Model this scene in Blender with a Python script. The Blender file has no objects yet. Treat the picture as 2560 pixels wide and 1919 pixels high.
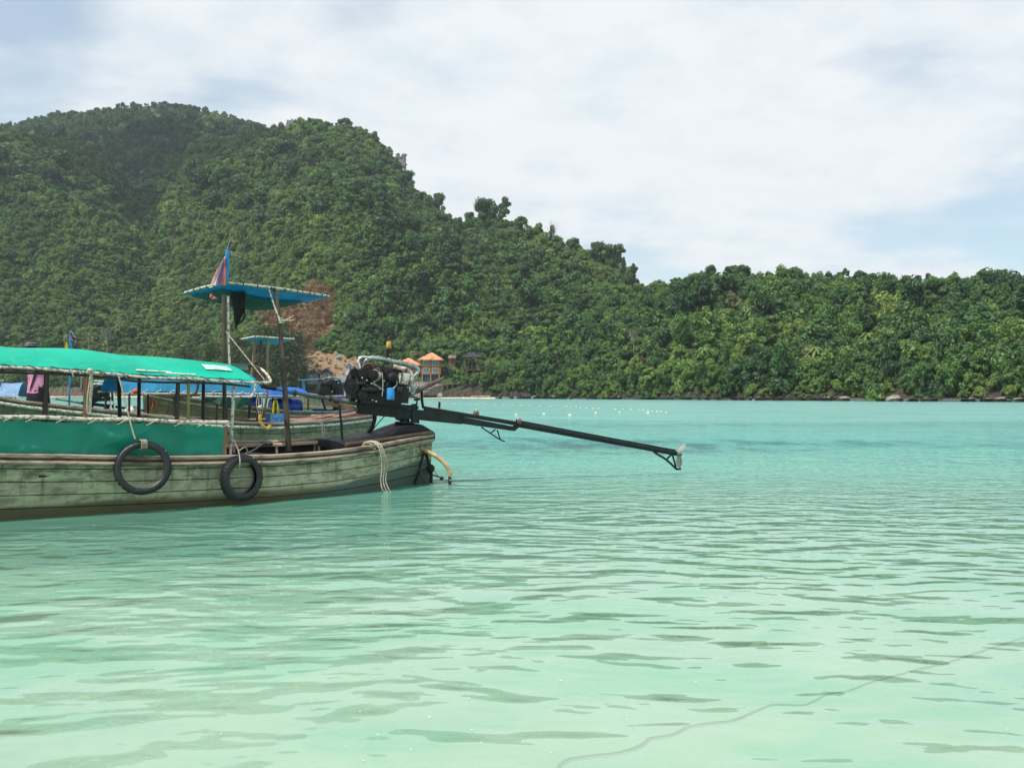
import bpy, math, random
import numpy as np
from mathutils import Vector

# ------------------------------------------------------------------ camera, sky, sun, exposure
F = 2309.0 / 2560.0                       # focal length in frame widths
CAM_Z = 1.40
PITCH = math.atan(25.5 / 2309.0)
SUN_EL, SUN_AZ = math.radians(60), math.radians(226)   # azimuth clockwise from +Y: behind the camera's left shoulder
SUN_POWER, SKY_POWER, CLOUD_POWER, EXPOSURE = 4.7, 0.15, 1.0, 0.0

scene = bpy.context.scene
C = scene.collection
cam_data = bpy.data.cameras.new('camera')
cam_data.sensor_width = 36.0
cam_data.lens = 36.0 * F
cam_data.clip_start, cam_data.clip_end = 0.1, 6000.0
camera = bpy.data.objects.new('camera', cam_data)
camera.location = (0, 0, CAM_Z)
camera.rotation_euler = (math.pi / 2 + PITCH, 0, 0)
C.objects.link(camera)
scene.camera = camera

world = bpy.data.worlds.new('World')
scene.world = world
world.use_nodes = True


def node(nt, kind, inputs=None, **attrs):
    n = nt.nodes.new(kind)
    for k, v in attrs.items():
        setattr(n, k, v)
    for k, v in (inputs or {}).items():
        s = n.inputs[k]
        if isinstance(v, bpy.types.NodeSocket):
            nt.links.new(v, s)
        else:
            s.default_value = v
    return n


def ramp(nt, fac, stops, interp='LINEAR'):
    n = nt.nodes.new('ShaderNodeValToRGB')
    cr = n.color_ramp
    cr.interpolation = interp
    while len(cr.elements) > 1:
        cr.elements.remove(cr.elements[-1])
    for i, (p, c) in enumerate(stops):
        e = cr.elements[0] if i == 0 else cr.elements.new(p)
        e.position = p
        if isinstance(c, (int, float)):
            c = (c, c, c)
        e.color = (*c[:3], 1)
    nt.links.new(fac, n.inputs[0])
    return n.outputs[0]


def mix(nt, fac, a, b, blend='MIX'):
    n = nt.nodes.new('ShaderNodeMix')
    n.data_type = 'RGBA'
    n.blend_type = blend
    for s, v in ((n.inputs[0], fac), (n.inputs[6], a), (n.inputs[7], b)):
        if isinstance(v, bpy.types.NodeSocket):
            nt.links.new(v, s)
        elif isinstance(v, (int, float)):
            s.default_value = v
        else:
            s.default_value = (*v[:3], 1)
    return n.outputs[2]


def math_(nt, op, a, b=0.0, c=0.0, clamp=False):
    n = nt.nodes.new('ShaderNodeMath')
    n.operation = op
    n.use_clamp = clamp
    for s, v in zip(n.inputs, (a, b, c)):
        if isinstance(v, bpy.types.NodeSocket):
            nt.links.new(v, s)
        else:
            s.default_value = v
    return n.outputs[0]


def maprange(nt, v, a, b, c=0.0, d=1.0, smooth=False):
    n = nt.nodes.new('ShaderNodeMapRange')
    n.interpolation_type = 'SMOOTHSTEP' if smooth else 'LINEAR'
    n.clamp = True
    nt.links.new(v, n.inputs[0])
    for i, x in enumerate((a, b, c, d)):
        if isinstance(x, bpy.types.NodeSocket):
            nt.links.new(x, n.inputs[1 + i])
        else:
            n.inputs[1 + i].default_value = x
    return n.outputs[0]


def noise(nt, vec, scale, detail=4.0, rough=0.55, dist=0.0, dim='3D'):
    n = node(nt, 'ShaderNodeTexNoise', noise_dimensions=dim)
    n.inputs['Scale'].default_value = scale
    n.inputs['Detail'].default_value = detail
    n.inputs['Roughness'].default_value = rough
    n.inputs['Distortion'].default_value = dist
    if vec is not None:
        nt.links.new(vec, n.inputs['Vector'])
    return n.outputs['Fac']


def vscale(nt, vec, s, off=(0, 0, 0), rot=(0, 0, 0)):
    n = nt.nodes.new('ShaderNodeMapping')
    nt.links.new(vec, n.inputs[0])
    n.inputs['Location'].default_value = off
    n.inputs['Rotation'].default_value = rot
    n.inputs['Scale'].default_value = s
    return n.outputs[0]


def build_world():
    nt = world.node_tree
    nt.nodes.clear()
    sky = node(nt, 'ShaderNodeTexSky', sky_type='NISHITA', sun_disc=False)
    sky.sun_elevation, sky.sun_rotation = SUN_EL, SUN_AZ
    sky.air_density, sky.dust_density, sky.ozone_density = 1.0, 0.8, 1.2
    tc = node(nt, 'ShaderNodeTexCoord')
    d = tc.outputs['Generated']
    sep = node(nt, 'ShaderNodeSeparateXYZ', {0: d})
    h = math_(nt, 'MAXIMUM', sep.outputs[2], 0.0)
    inv = math_(nt, 'DIVIDE', 1.0, math_(nt, 'ADD', h, 0.22))
    u = math_(nt, 'MULTIPLY', sep.outputs[0], inv)
    v = math_(nt, 'MULTIPLY', sep.outputs[1], inv)
    pl = node(nt, 'ShaderNodeCombineXYZ', {0: u, 1: v, 2: 0.0}).outputs[0]
    big = noise(nt, vscale(nt, pl, (0.9, 1.0, 1), (7.7, 6.1, 4.2)), 1.15, 2.0, 0.5, 0.35)
    mid = noise(nt, vscale(nt, pl, (0.8, 1.15, 1), (1.2, 0.3, 2.0)), 2.9, 5.0, 0.52, 0.25)
    cover = math_(nt, 'ADD', math_(nt, 'MULTIPLY', big, 0.62), math_(nt, 'MULTIPLY', mid, 0.38))
    mask = maprange(nt, cover, 0.40, 0.545, 0.0, 1.0, True)
    fine = noise(nt, vscale(nt, pl, (1, 1, 1), (5, 2, 0)), 5.5, 4.0, 0.58, 0.0)
    grey = maprange(nt, math_(nt, 'ADD', math_(nt, 'MULTIPLY', fine, 0.5), math_(nt, 'MULTIPLY', big, 0.5)), 0.36, 0.62, 0.0, 1.0, True)
    cloud = mix(nt, grey, (0.74, 0.83, 0.90), (0.93, 0.965, 0.985))
    sky_c = mix(nt, 1.0, sky.outputs[0], (SKY_POWER * 0.96, SKY_POWER * 1.08, SKY_POWER * 1.04), 'MULTIPLY')
    cloud_c = mix(nt, 1.0, cloud, (CLOUD_POWER,) * 3, 'MULTIPLY')
    veil = math_(nt, 'ADD', math_(nt, 'MULTIPLY', mask, 0.53), 0.44)      # thin high veil even between the clouds
    col = mix(nt, veil, sky_c, cloud_c)
    bg = node(nt, 'ShaderNodeBackground', {0: col, 1: 1.0})
    out = node(nt, 'ShaderNodeOutputWorld')
    nt.links.new(bg.outputs[0], out.inputs[0])


build_world()

sun_data = bpy.data.lights.new('sun', 'SUN')
sun_data.energy, sun_data.angle, sun_data.color = SUN_POWER, math.radians(0.53), (1.0, 0.96, 0.89)
sun = bpy.data.objects.new('sun', sun_data)
sdir = Vector((math.sin(SUN_AZ) * math.cos(SUN_EL), math.cos(SUN_AZ) * math.cos(SUN_EL), math.sin(SUN_EL)))
sun.rotation_euler = sdir.to_track_quat('Z', 'Y').to_euler()
sun.location = (-40, -40, 80)
C.objects.link(sun)

vs = scene.view_settings
vs.view_transform, vs.look, vs.exposure, vs.gamma, vs.use_curve_mapping = 'Standard', 'None', EXPOSURE, 1.0, False
scene.cycles.use_denoising = True
scene.cycles.use_adaptive_sampling, scene.cycles.adaptive_threshold = True, 0.025
scene.cycles.max_bounces, scene.cycles.diffuse_bounces, scene.cycles.glossy_bounces = 4, 1, 2
scene.cycles.transparent_max_bounces = 12
scene.cycles.caustics_reflective = scene.cycles.caustics_refractive = False

# ------------------------------------------------------------------ helpers
rng = random.Random(7)
nrng = np.random.default_rng(7)
WO = {}                                   # world origin of every object made here


def at(px, py, D):
    """world point that a measured position in the photograph has at depth D"""
    cx, cy = (px - 1280) / 2309.0, (959.5 - py) / 2309.0
    y = math.cos(PITCH) - math.sin(PITCH) * cy
    z = math.sin(PITCH) + math.cos(PITCH) * cy
    k = D / y
    return np.array([cx * k, D, CAM_Z + z * k])


def lerp_tab(tab, x):
    xs = [t[0] for t in tab]
    ys = [t[1] for t in tab]
    return np.interp(x, xs, ys)


def norm(v):
    v = np.asarray(v, float)
    n = np.linalg.norm(v)
    return v / n if n > 1e-12 else v


def spline(pts, n=6):
    """Catmull-Rom through pts, n steps per span"""
    p = [np.asarray(q, float) for q in pts]
    if len(p) < 3:
        return p
    out = []
    for i in range(len(p) - 1):
        p0, p1, p2, p3 = p[max(i - 1, 0)], p[i], p[i + 1], p[min(i + 2, len(p) - 1)]
        for k in range(n):
            t = k / n
            out.append(0.5 * ((2 * p1) + (-p0 + p2) * t + (2 * p0 - 5 * p1 + 4 * p2 - p3) * t * t + (-p0 + 3 * p1 - 3 * p2 + p3) * t ** 3))
    out.append(p[-1])
    return out


class MB:
    """collects shapes; build() links them as ONE mesh object"""

    def __init__(self):
        self.v, self.f, self.sm, self.bl = [], [], [], {}

    def add(self, verts, faces, smooth=True):
        o = len(self.v)
        self.v.extend([tuple(map(float, p)) for p in verts])
        for f in faces:
            self.f.append(tuple(i + o for i in f))
            self.sm.append(smooth)
        return self

    def box(self, c, size, ax=None, bevel=0.0, taper=1.0):
        """box centred at c; ax = 3 axis vectors"""
        c = np.asarray(c, float)
        ax = [np.array(a, float) for a in (ax or ((1, 0, 0), (0, 1, 0), (0, 0, 1)))]
        hx, hy, hz = [s / 2 for s in size]
        if bevel <= 0:
            vs_ = []
            for k in (-1, 1):
                t = 1.0 if k < 0 else taper
                for i, j in ((-1, -1), (1, -1), (1, 1), (-1, 1)):
                    vs_.append(c + ax[0] * i * hx * t + ax[1] * j * hy * t + ax[2] * k * hz)
            return self.add(vs_, [(3, 2, 1, 0), (4, 5, 6, 7), (0, 1, 5, 4), (1, 2, 6, 5), (2, 3, 7, 6), (3, 0, 4, 7)], False)
        b = min(bevel, hx * .9, hy * .9, hz * .9)
        rings = []
        for zz, ins in ((-hz, b), (-hz + b, 0), (hz - b, 0), (hz, b)):
            x, y = hx - ins, hy - ins
            cb = b * 0.9
            ring = [(-x + cb, -y), (x - cb, -y), (x, -y + cb), (x, y - cb), (x - cb, y), (-x + cb, y), (-x, y - cb), (-x, -y + cb)]
            rings.append([c + ax[0] * q[0] + ax[1] * q[1] + ax[2] * zz for q in ring])
        return self.loft(rings, cap=True, smooth=False)

    def loft(self, rings, cap=False, closed=True, smooth=True):
        n = len(rings[0])
        vs_ = [p for r in rings for p in r]
        fs = []
        m = n if closed else n - 1
        for i in range(len(rings) - 1):
            for j in range(m):
                k = (j + 1) % n
                fs.append((i * n + j, i * n + k, (i + 1) * n + k, (i + 1) * n + j))
        if cap:
            fs.append(tuple(range(n - 1, -1, -1)))
            o = (len(rings) - 1) * n
            fs.append(tuple(range(o, o + n)))
        return self.add(vs_, fs, smooth)

    def tube(self, pts, r, n=8, cap=True, squash=1.0):
        pts = [np.asarray(p, float) for p in pts]
        m = len(pts)
        rr = list(r) if hasattr(r, '__len__') else [r] * m
        if len(rr) != m:
            rr = list(np.interp(np.linspace(0, 1, m), np.linspace(0, 1, len(rr)), rr))
        rings, prev = [], None
        for i, p in enumerate(pts):
            t = norm(pts[min(i + 1, m - 1)] - pts[max(i - 1, 0)])
            if prev is None:
                a = np.array([0, 0, 1.0]) if abs(t[2]) < 0.9 else np.array([1.0, 0, 0])
                prev = norm(np.cross(t, a))
            u = norm(prev - t * np.dot(prev, t))
            w = np.cross(t, u)
            prev = u
            rings.append([p + rr[i] * (u * math.cos(a_) + w * math.sin(a_) * squash) for a_ in np.arange(n) * 2 * math.pi / n])
        return self.loft(rings, cap=cap)

    def lathe(self, c, axis, prof, n=16, cap=True):
        """prof: list of (distance along axis, radius)"""
        t = norm(axis)
        a = np.array([0, 0, 1.0]) if abs(t[2]) < 0.9 else np.array([1.0, 0, 0])
        u = norm(np.cross(t, a))
        w = np.cross(t, u)
        c = np.asarray(c, float)
        return self.loft([[c + t * d + r * (u * math.cos(q) + w * math.sin(q)) for q in np.arange(n) * 2 * math.pi / n] for d, r in prof], cap=cap)

    def sheet(self, grid, thick=0.0, smooth=True):
        """grid: rows of points; thick closes it into a slab along the normal"""
        g = np.asarray(grid, float)
        r, c = g.shape[:2]
        fs = [(i * c + j, i * c + j + 1, (i + 1) * c + j + 1, (i + 1) * c + j) for i in range(r - 1) for j in range(c - 1)]
        if thick == 0:
            return self.add(g.reshape(-1, 3), fs, smooth)
        du = np.gradient(g, axis=1)
        dv = np.gradient(g, axis=0)
        nn = np.cross(du, dv)
        nn /= np.maximum(np.linalg.norm(nn, axis=2, keepdims=True), 1e-9)
        g2 = g - nn * thick
        o = r * c
        allv = np.concatenate([g.reshape(-1, 3), g2.reshape(-1, 3)])
        fs2 = [tuple(o + q for q in reversed(f)) for f in fs]
        rim = [j for j in range(c)] + [i * c + c - 1 for i in range(1, r)] + [(r - 1) * c + j for j in range(c - 2, -1, -1)] + [i * c for i in range(r - 2, 0, -1)]
        edge = [(rim[(k + 1) % len(rim)], rim[k], rim[k] + o, rim[(k + 1) % len(rim)] + o) for k in range(len(rim))]
        self.add(allv, fs + fs2 + edge, smooth)
        return self

    def blob(self, c, r, seg=10, rings=7, jitter=0.0, rnd=None):
        c = np.asarray(c, float)
        r = np.asarray(r if hasattr(r, '__len__') else (r, r, r), float)
        rows = []
        for i in range(1, rings):
            th = math.pi * i / rings
            row = []
            for j in range(seg):
                ph = 2 * math.pi * j / seg
                k = 1 + (jitter * (rnd or rng).uniform(-1, 1) if jitter else 0)
                row.append(c + r * k * np.array([math.sin(th) * math.cos(ph), math.sin(th) * math.sin(ph), -math.cos(th)]))
            rows.append(row)
        o = len(self.v)
        self.loft(rows, cap=False)
        bot, top = len(self.v), len(self.v) + 1
        self.v.append(tuple(c - r * np.array([0, 0, 1])))
        self.v.append(tuple(c + r * np.array([0, 0, 1])))
        last = o + (rings - 2) * seg
        for j in range(seg):
            k = (j + 1) % seg
            self.f.append((bot, o + k, o + j))
            self.f.append((top, last + j, last + k))
            self.sm += [True, True]
        return self

    def build(self, name, material, parent=None, attr=None, origin=None):
        me = bpy.data.meshes.new(name)
        v = np.asarray(self.v, float)
        if origin is None:
            origin = np.array([v[:, 0].mean(), v[:, 1].mean(), v[:, 2].min()])
        origin = np.asarray(origin, float)
        me.from_pydata((v - origin).tolist(), [], self.f)
        me.polygons.foreach_set('use_smooth', self.sm)
        if attr is not None:
            for an, vals in attr.items():
                a = me.attributes.new(an, 'FLOAT_VECTOR', 'POINT')
                a.data.foreach_set('vector', np.asarray(vals, float).ravel())
        me.materials.append(material)
        me.update()
        if any(self.sm) and len(self.f) < 6000:
            me.set_sharp_from_angle(angle=math.radians(42))
        o = bpy.data.objects.new(name, me)
        C.objects.link(o)
        WO[o] = origin
        if parent is not None:
            o.parent = parent
            o.location = origin - WO[parent]
        else:
            o.location = origin
        return o


def tag(o, label=None, cat=None, group=None, kind=None):
    for k, v in (('label', label), ('category', cat), ('group', group), ('kind', kind)):
        if v:
            o[k] = v
    return o


def empty(name, loc, label, cat, group=None):
    o = bpy.data.objects.new(name, None)
    o.empty_display_size = 0.3
    o.location = loc
    C.objects.link(o)
    WO[o] = np.asarray(loc, float)
    return tag(o, label, cat, group)


# ------------------------------------------------------------------ materials
def new_mat(name):
    m = bpy.data.materials.new(name)
    m.use_nodes = True
    nt = m.node_tree
    nt.nodes.clear()
    out = node(nt, 'ShaderNodeOutputMaterial')
    return m, nt, out


def surf(name, col, rough=0.6, var=0.25, scale=6.0, metal=0.0, bump=0.0, col2=None, stretch=(1, 1, 1), spec=0.4, thin=0.0):
    """plain weathered surface: base colour broken up by two noises"""
    m, nt, out = new_mat(name)
    tc = node(nt, 'ShaderNodeTexCoord').outputs['Object']
    vec = vscale(nt, tc, stretch)
    a = noise(nt, vec, scale, 6, 0.6)
    b = noise(nt, vec, scale * 5.3, 4, 0.6)
    c2 = col2 if col2 is not None else tuple(x * (1 - var) * 0.7 for x in col)
    hi = tuple(min(1, x * (1 + var * 0.6)) for x in col)
    c = mix(nt, maprange(nt, a, 0.42, 0.66, 0, 1, True), hi, c2)
    c = mix(nt, math_(nt, 'MULTIPLY', b, var * 1.2), c, tuple(x * 0.45 for x in col))
    p = node(nt, 'ShaderNodeBsdfPrincipled', {'Base Color': c, 'Metallic': metal, 'Specular IOR Level': spec})
    r = maprange(nt, b, 0.3, 0.7, max(0.03, rough - 0.12), min(1, rough + 0.12))
    nt.links.new(r, p.inputs['Roughness'])
    if bump:
        bn = node(nt, 'ShaderNodeBump', {'Strength': bump, 'Distance': 0.02, 'Height': b})
        nt.links.new(bn.outputs[0], p.inputs['Normal'])
    if thin:
        tr = node(nt, 'ShaderNodeBsdfTranslucent', {0: c})
        ms = node(nt, 'ShaderNodeMixShader', {0: thin, 1: p.outputs[0], 2: tr.outputs[0]})
        nt.links.new(ms.outputs[0], out.inputs[0])
    else:
        nt.links.new(p.outputs[0], out.inputs[0])
    return m


M = {}
# ------------------------------------------------------------------ water and seabed
def water_material():
    m, nt, out = new_mat('sea_water')
    pos = node(nt, 'ShaderNodeNewGeometry').outputs['Position']
    sep = node(nt, 'ShaderNodeSeparateXYZ', {0: pos})
    X, Y = sep.outputs[0], sep.outputs[1]
    # depth of the sea below: pale over the sand by the beach, turquoise further out
    wob = noise(nt, vscale(nt, pos, (0.05, 0.02, 1)), 1.0, 3, 0.5)
    yy = math_(nt, 'ADD', Y, math_(nt, 'MULTIPLY', math_(nt, 'SUBTRACT', wob, 0.5), math_(nt, 'MULTIPLY', Y, 0.5)))
    lg = math_(nt, 'LOGARITHM', math_(nt, 'MAXIMUM', yy, 1.0), 10.0)
    body = ramp(nt, math_(nt, 'DIVIDE', lg, 3.0), [
        (0.16, (0.47, 0.62, 0.475)), (0.26, (0.39, 0.60, 0.47)), (0.345, (0.25, 0.53, 0.425)), (0.40, (0.18, 0.47, 0.39)),
        (0.47, (0.125, 0.40, 0.35)), (0.58, (0.165, 0.41, 0.365)), (0.72, (0.145, 0.375, 0.34)), (0.85, (0.08, 0.31, 0.28))])
    mott = noise(nt, vscale(nt, pos, (0.8, 1.3, 1), (3, 5, 0)), 1.0, 3, 0.55, 0.6)
    near = maprange(nt, Y, 5, 22, 1.0, 0.0, True)
    body = mix(nt, math_(nt, 'MULTIPLY', near, maprange(nt, mott, 0.40, 0.62, 0, 0.85, True)), body, (0.27, 0.56, 0.40))
    hull_reflection = math_(nt, 'MULTIPLY', maprange(nt, X, 0.8, -2.2, 0, 1, True), math_(nt, 'MULTIPLY', maprange(nt, Y, 6.0, 10.0, 0, 1, True), maprange(nt, Y, 24, 15, 0, 1, True)))  # body colour darkened beside the near hull, painted in for its reflection
    body = mix(nt, math_(nt, 'MULTIPLY', hull_reflection, 0.62), body, (0.10, 0.37, 0.275))
    # dark ripple faces painted into the body colour, over weed and deeper ground
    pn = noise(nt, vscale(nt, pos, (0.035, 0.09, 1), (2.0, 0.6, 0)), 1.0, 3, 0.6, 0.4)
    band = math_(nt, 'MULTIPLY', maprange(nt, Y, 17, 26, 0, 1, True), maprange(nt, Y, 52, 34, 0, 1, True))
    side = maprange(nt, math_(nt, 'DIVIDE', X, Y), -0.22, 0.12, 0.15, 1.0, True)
    weed_ripple = math_(nt, 'MULTIPLY', math_(nt, 'MULTIPLY', band, side), maprange(nt, pn, 0.34, 0.60, 0.12, 0.80, True))
    ripple_shade = noise(nt, vscale(nt, pos, (0.95, 0.42, 1), (5, 2, 0)), 1.0, 3, 0.6, 0.4)
    weed_ripple = math_(nt, 'MULTIPLY', weed_ripple, maprange(nt, ripple_shade, 0.42, 0.60, 0.35, 1.15, True))
    body = mix(nt, weed_ripple, body, (0.025, 0.145, 0.155))
    # waves: long lazy swell close to the beach, short wind ripples further out
    warp = node(nt, 'ShaderNodeTexNoise', {'Vector': vscale(nt, pos, (1, 1, 1)), 'Scale': 0.5, 'Detail': 1.0}).outputs['Color']
    wv = mix(nt, 0.55, pos, warp, 'ADD')
    n1 = noise(nt, vscale(nt, wv, (1.7, 3.1, 1), rot=(0, 0, 0.10)), 1.0, 1.0, 0.42, 0.0)
    n2 = noise(nt, vscale(nt, wv, (3.9, 7.2, 1), (4, 1, 0), (0, 0, -0.12)), 1.0, 1.0, 0.5, 0.0)
    n3 = noise(nt, vscale(nt, pos, (6.0, 12, 1), (1, 2, 0), (0, 0, 0.06)), 1.0, 1.5, 0.5, 0.0)
    far = maprange(nt, Y, 7, 22, 0.0, 1.0, True)
    vfar = maprange(nt, Y, 45, 110, 1.0, 0.45, True)
    gust = maprange(nt, noise(nt, vscale(nt, pos, (0.06, 0.15, 1), (9, 3, 0)), 1.0, 1, 0.5), 0.35, 0.62, 0.45, 1.15)
    h = math_(nt, 'ADD', math_(nt, 'MULTIPLY', n1, 0.062), math_(nt, 'MULTIPLY', n2, maprange(nt, Y, 3, 14, 0.014, 0.028)))
    h = math_(nt, 'ADD', h, math_(nt, 'MULTIPLY', math_(nt, 'MULTIPLY', n3, gust), math_(nt, 'MULTIPLY', far, 0.060)))
    n4 = noise(nt, vscale(nt, pos, (1.25, 1.05, 1), (7, 3, 0)), 1.0, 2.0, 0.55, 0.0)
    h = math_(nt, 'ADD', h, math_(nt, 'MULTIPLY', n4, maprange(nt, Y, 9, 24, 0.0, 0.15, True)))
    n5 = noise(nt, vscale(nt, pos, (0.22, 0.20, 1), (2, 8, 0)), 1.0, 2.5, 0.6, 0.3)
    h = math_(nt, 'ADD', h, math_(nt, 'MULTIPLY', n5, maprange(nt, Y, 16, 40, 0.0, 0.50, True)))
    # calmer water in the lee along the near hull
    ca, sa = math.sin(math.radians(37)), -math.cos(math.radians(37))
    wd = math_(nt, 'ADD', math_(nt, 'ADD', math_(nt, 'MULTIPLY', X, ca), math_(nt, 'MULTIPLY', Y, sa)), 1.52 * ca - 14.5 * sa)
    lee = math_(nt, 'MULTIPLY', maprange(nt, wd, 3.4, 1.2, 0, 1, True), maprange(nt, wd, -3.0, -1.5, 0, 1, True))
    lee = math_(nt, 'MULTIPLY', lee, maprange(nt, X, -0.6, -2.4, 0, 1, True))
    h = math_(nt, 'MULTIPLY', h, maprange(nt, lee, 0, 1, 1.0, 0.16))
    bump = node(nt, 'ShaderNodeBump', {'Strength': 1.0, 'Distance': 1.0, 'Height': math_(nt, 'MULTIPLY', h, vfar)})
    N = bump.outputs[0]
    fres = node(nt, 'ShaderNodeFresnel', {'IOR': 1.333, 'Normal': N}).outputs[0]
    fres = math_(nt, 'MINIMUM', fres, maprange(nt, Y, 12, 70, 0.62, 0.42))
    gl = node(nt, 'ShaderNodeBsdfGlossy', {'Color': (1, 1, 1, 1), 'Roughness': maprange(nt, Y, 18, 110, 0.0, 0.20), 'Normal': N})
    df = node(nt, 'ShaderNodeBsdfDiffuse', {'Color': body})
    tr = node(nt, 'ShaderNodeBsdfTransparent', {'Color': (0.72, 0.93, 0.84, 1)})
    under = node(nt, 'ShaderNodeMixShader', {0: maprange(nt, Y, 4, 24, 0.55, 0.06, True), 1: df.outputs[0], 2: tr.outputs[0]})
    top = node(nt, 'ShaderNodeMixShader', {0: fres, 1: under.outputs[0], 2: gl.outputs[0]})
    nt.links.new(top.outputs[0], out.inputs[0])
    return m


def sand_material():
    m, nt, out = new_mat('seabed_sand')
    pos = node(nt, 'ShaderNodeNewGeometry').outputs['Position']
    a = noise(nt, pos, 0.8, 4, 0.5)
    b = noise(nt, vscale(nt, pos, (3, 9, 1)), 1.0, 3, 0.5, 0.6)
    c = mix(nt, maprange(nt, a, 0.35, 0.65), (0.60, 0.61, 0.49), (0.47, 0.51, 0.41))
    c = mix(nt, math_(nt, 'MULTIPLY', b, 0.25), c, (0.40, 0.40, 0.28))
    bp = node(nt, 'ShaderNodeBump', {'Strength': 0.5, 'Distance': 0.03, 'Height': b})
    p = node(nt, 'ShaderNodeBsdfPrincipled', {'Base Color': c, 'Roughness': 0.95, 'Normal': bp.outputs[0]})
    nt.links.new(p.outputs[0], out.inputs[0])
    return m


def bed_z(x, y):
    return float(np.interp(y, [-12, -3, 4, 8, 16, 40, 120, 300, 3000], [1.2, 0.02, -0.30, -0.42, -0.85, -2.2, -5, -9, -12])) + 0.02 * math.sin(x * 0.9 + y * 0.5)


ys = np.concatenate([np.arange(-12, 20, 1.0), np.arange(20, 60, 5), np.array([70, 100, 150, 240, 400, 800, 1600, 3000])])
us = np.linspace(-1, 1, 33)
rows = [[(u * (14 + abs(y) * 0.9), y, bed_z(u * (14 + abs(y) * 0.9), y)) for u in us] for y in ys]
tag(MB().sheet(rows).build('seabed', sand_material(), origin=(0, 0, 0)), kind='structure')
rows = [[(u * (16 + abs(y + 6) * 0.9), y, 0.0) for u in np.linspace(-1, 1, 9)] for y in (-6, 2, 8, 16, 32, 64, 128, 256, 512, 1200)]
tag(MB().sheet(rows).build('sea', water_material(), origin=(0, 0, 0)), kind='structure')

# ------------------------------------------------------------------ hills
SHORE = [(-900, 440), (0, 420), (500, 400), (800, 340), (1000, 318), (1300, 282), (1600, 242), (1900, 206), (2250, 179), (2560, 166), (3300, 150)]
SKY_B = [(-900, 250), (-300, 285), (0, 310), (134, 333), (228, 374), (300, 430), (354, 486), (390, 458), (412, 385), (500, 350), (600, 326), (671, 312),
         (706, 307), (740, 290), (793, 284), (833, 296), (868, 292), (914, 316), (960, 352), (998, 386), (1010, 436), (1030, 440), (1041, 468), (1088, 498),
         (1122, 526), (1157, 543), (1192, 531), (1238, 522), (1273, 540), (1331, 556), (1377, 576), (1435, 600), (1493, 614), (1539, 634), (1575, 668),
         (1609, 702), (1700, 745), (1900, 830), (2200, 940)]
RID_B = [(-900, 640), (0, 610), (354, 700), (430, 680), (700, 640), (1000, 600), (1200, 520), (1400, 460), (1600, 420), (1900, 400)]
SKY_A = [(-900, 380), (-300, 322), (0, 303), (35, 300), (116, 278), (266, 260), (393, 246), (486, 260), (578, 281), (677, 306), (760, 332), (900, 420), (1100, 600)]
SKY_C = [(1250, 900), (1400, 790), (1500, 745), (1580, 712), (1609, 704), (1655, 692), (1771, 668), (1863, 669), (2013, 675), (2083, 681), (2199, 687), (2315, 687), (2430, 685), (2560, 688),
         (2900, 690), (3300, 700)]
RID_C = [(1250, 330), (1600, 350), (1900, 330), (2560, 300), (3300, 290)]
TREE_H = 5.0


def fbm(x, y, s, seed=0.0, octv=4):
    """cheap smooth noise for arrays, about -1..1"""
    t = np.zeros_like(x, dtype=float)
    a, tot = 1.0, 0.0
    for i in range(octv):
        k = s * 2 ** i
        q = seed + i * 1.7
        t += a * (np.sin(x * k + 1.3 * np.sin(y * k * 0.83 + q) + q) * np.cos(y * k * 1.07 + 1.1 * np.sin(x * k * 0.71 + 2.1 * q) + 1.9 * q))
        tot += a
        a *= 0.55
    return t / tot


def ridge_h(px, R, sky):
    return CAM_Z + (985 - lerp_tab(sky, px)) / 2309.0 * R - TREE_H


def h_main(x, y):
    px = 1280 + 2309 * x / y
    S, R = lerp_tab(SHORE, px), lerp_tab(RID_B, px)
    t = (y - S) / (R - S)
    H = ridge_h(px, R, SKY_B)
    tt = np.clip(t, 0, 1)
    # line of constant view angle through the ridge bounds the slope from above
    prof = 0.02 + 0.98 * np.power(tt, 0.92)
    n = fbm(x, y, 0.017, 0.4, 3) * 26 + fbm(x, y, 0.06, 2.2) * 5
    env = np.clip(tt * 3.2, 0, 1) * np.clip((1 - tt) * 2.5, 0, 1)
    spur = fbm(x * 1.5, y * 0.42, 0.02, 6.0, 3) * 15
    z = H * prof + (n + spur) * env - 5 * env
    z = np.where(t > 1, H * (1 - 0.9 * (t - 1)), z)
    return np.where(t < 0, 0.8 + t * 14, z + 0.8), t


def h_back(x, y):
    px = 1280 + 2309 * x / y
    R, S = 1000.0, 560.0
    H = ridge_h(px, R, SKY_A)
    t = (y - S) / (R - S)
    tt = np.clip(t, 0, 1)
    z = H * (0.22 + 0.78 * tt) + fbm(x, y, 0.014, 5.0) * 22 * np.clip((1 - tt) * 2, 0, 1)
    return np.where(t > 1, H * (1 - 0.6 * (t - 1)), z), t


def h_low(x, y):
    px = 1280 + 2309 * x / y
    S, R = lerp_tab(SHORE, px), lerp_tab(RID_C, px)
    t = (y - S) / (R - S)
    H = ridge_h(px, R, SKY_C)
    tt = np.clip(t, 0, 1)
    n = fbm(x, y, 0.045, 1.4) * 4.5
    env = np.clip(tt * 3, 0, 1) * np.clip((1 - tt) * 2.2, 0, 1)
    z = H * (0.02 + 0.98 * np.power(tt, 0.8)) + n * env
    z = np.where(t > 1, H * (1 - 0.7 * (t - 1)), z)
    return np.where(t < 0, 0.8 + t * 14, z + 0.8), t


def topix(x, y, z):
    """where a world point stands in the photograph, in its pixels"""
    dz = z - CAM_Z
    c, s = math.cos(PITCH), math.sin(PITCH)
    fw = y * c + dz * s
    up = -y * s + dz * c
    return 1280 + 2309 * x / fw, 959.5 - 2309 * up / fw


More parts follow.
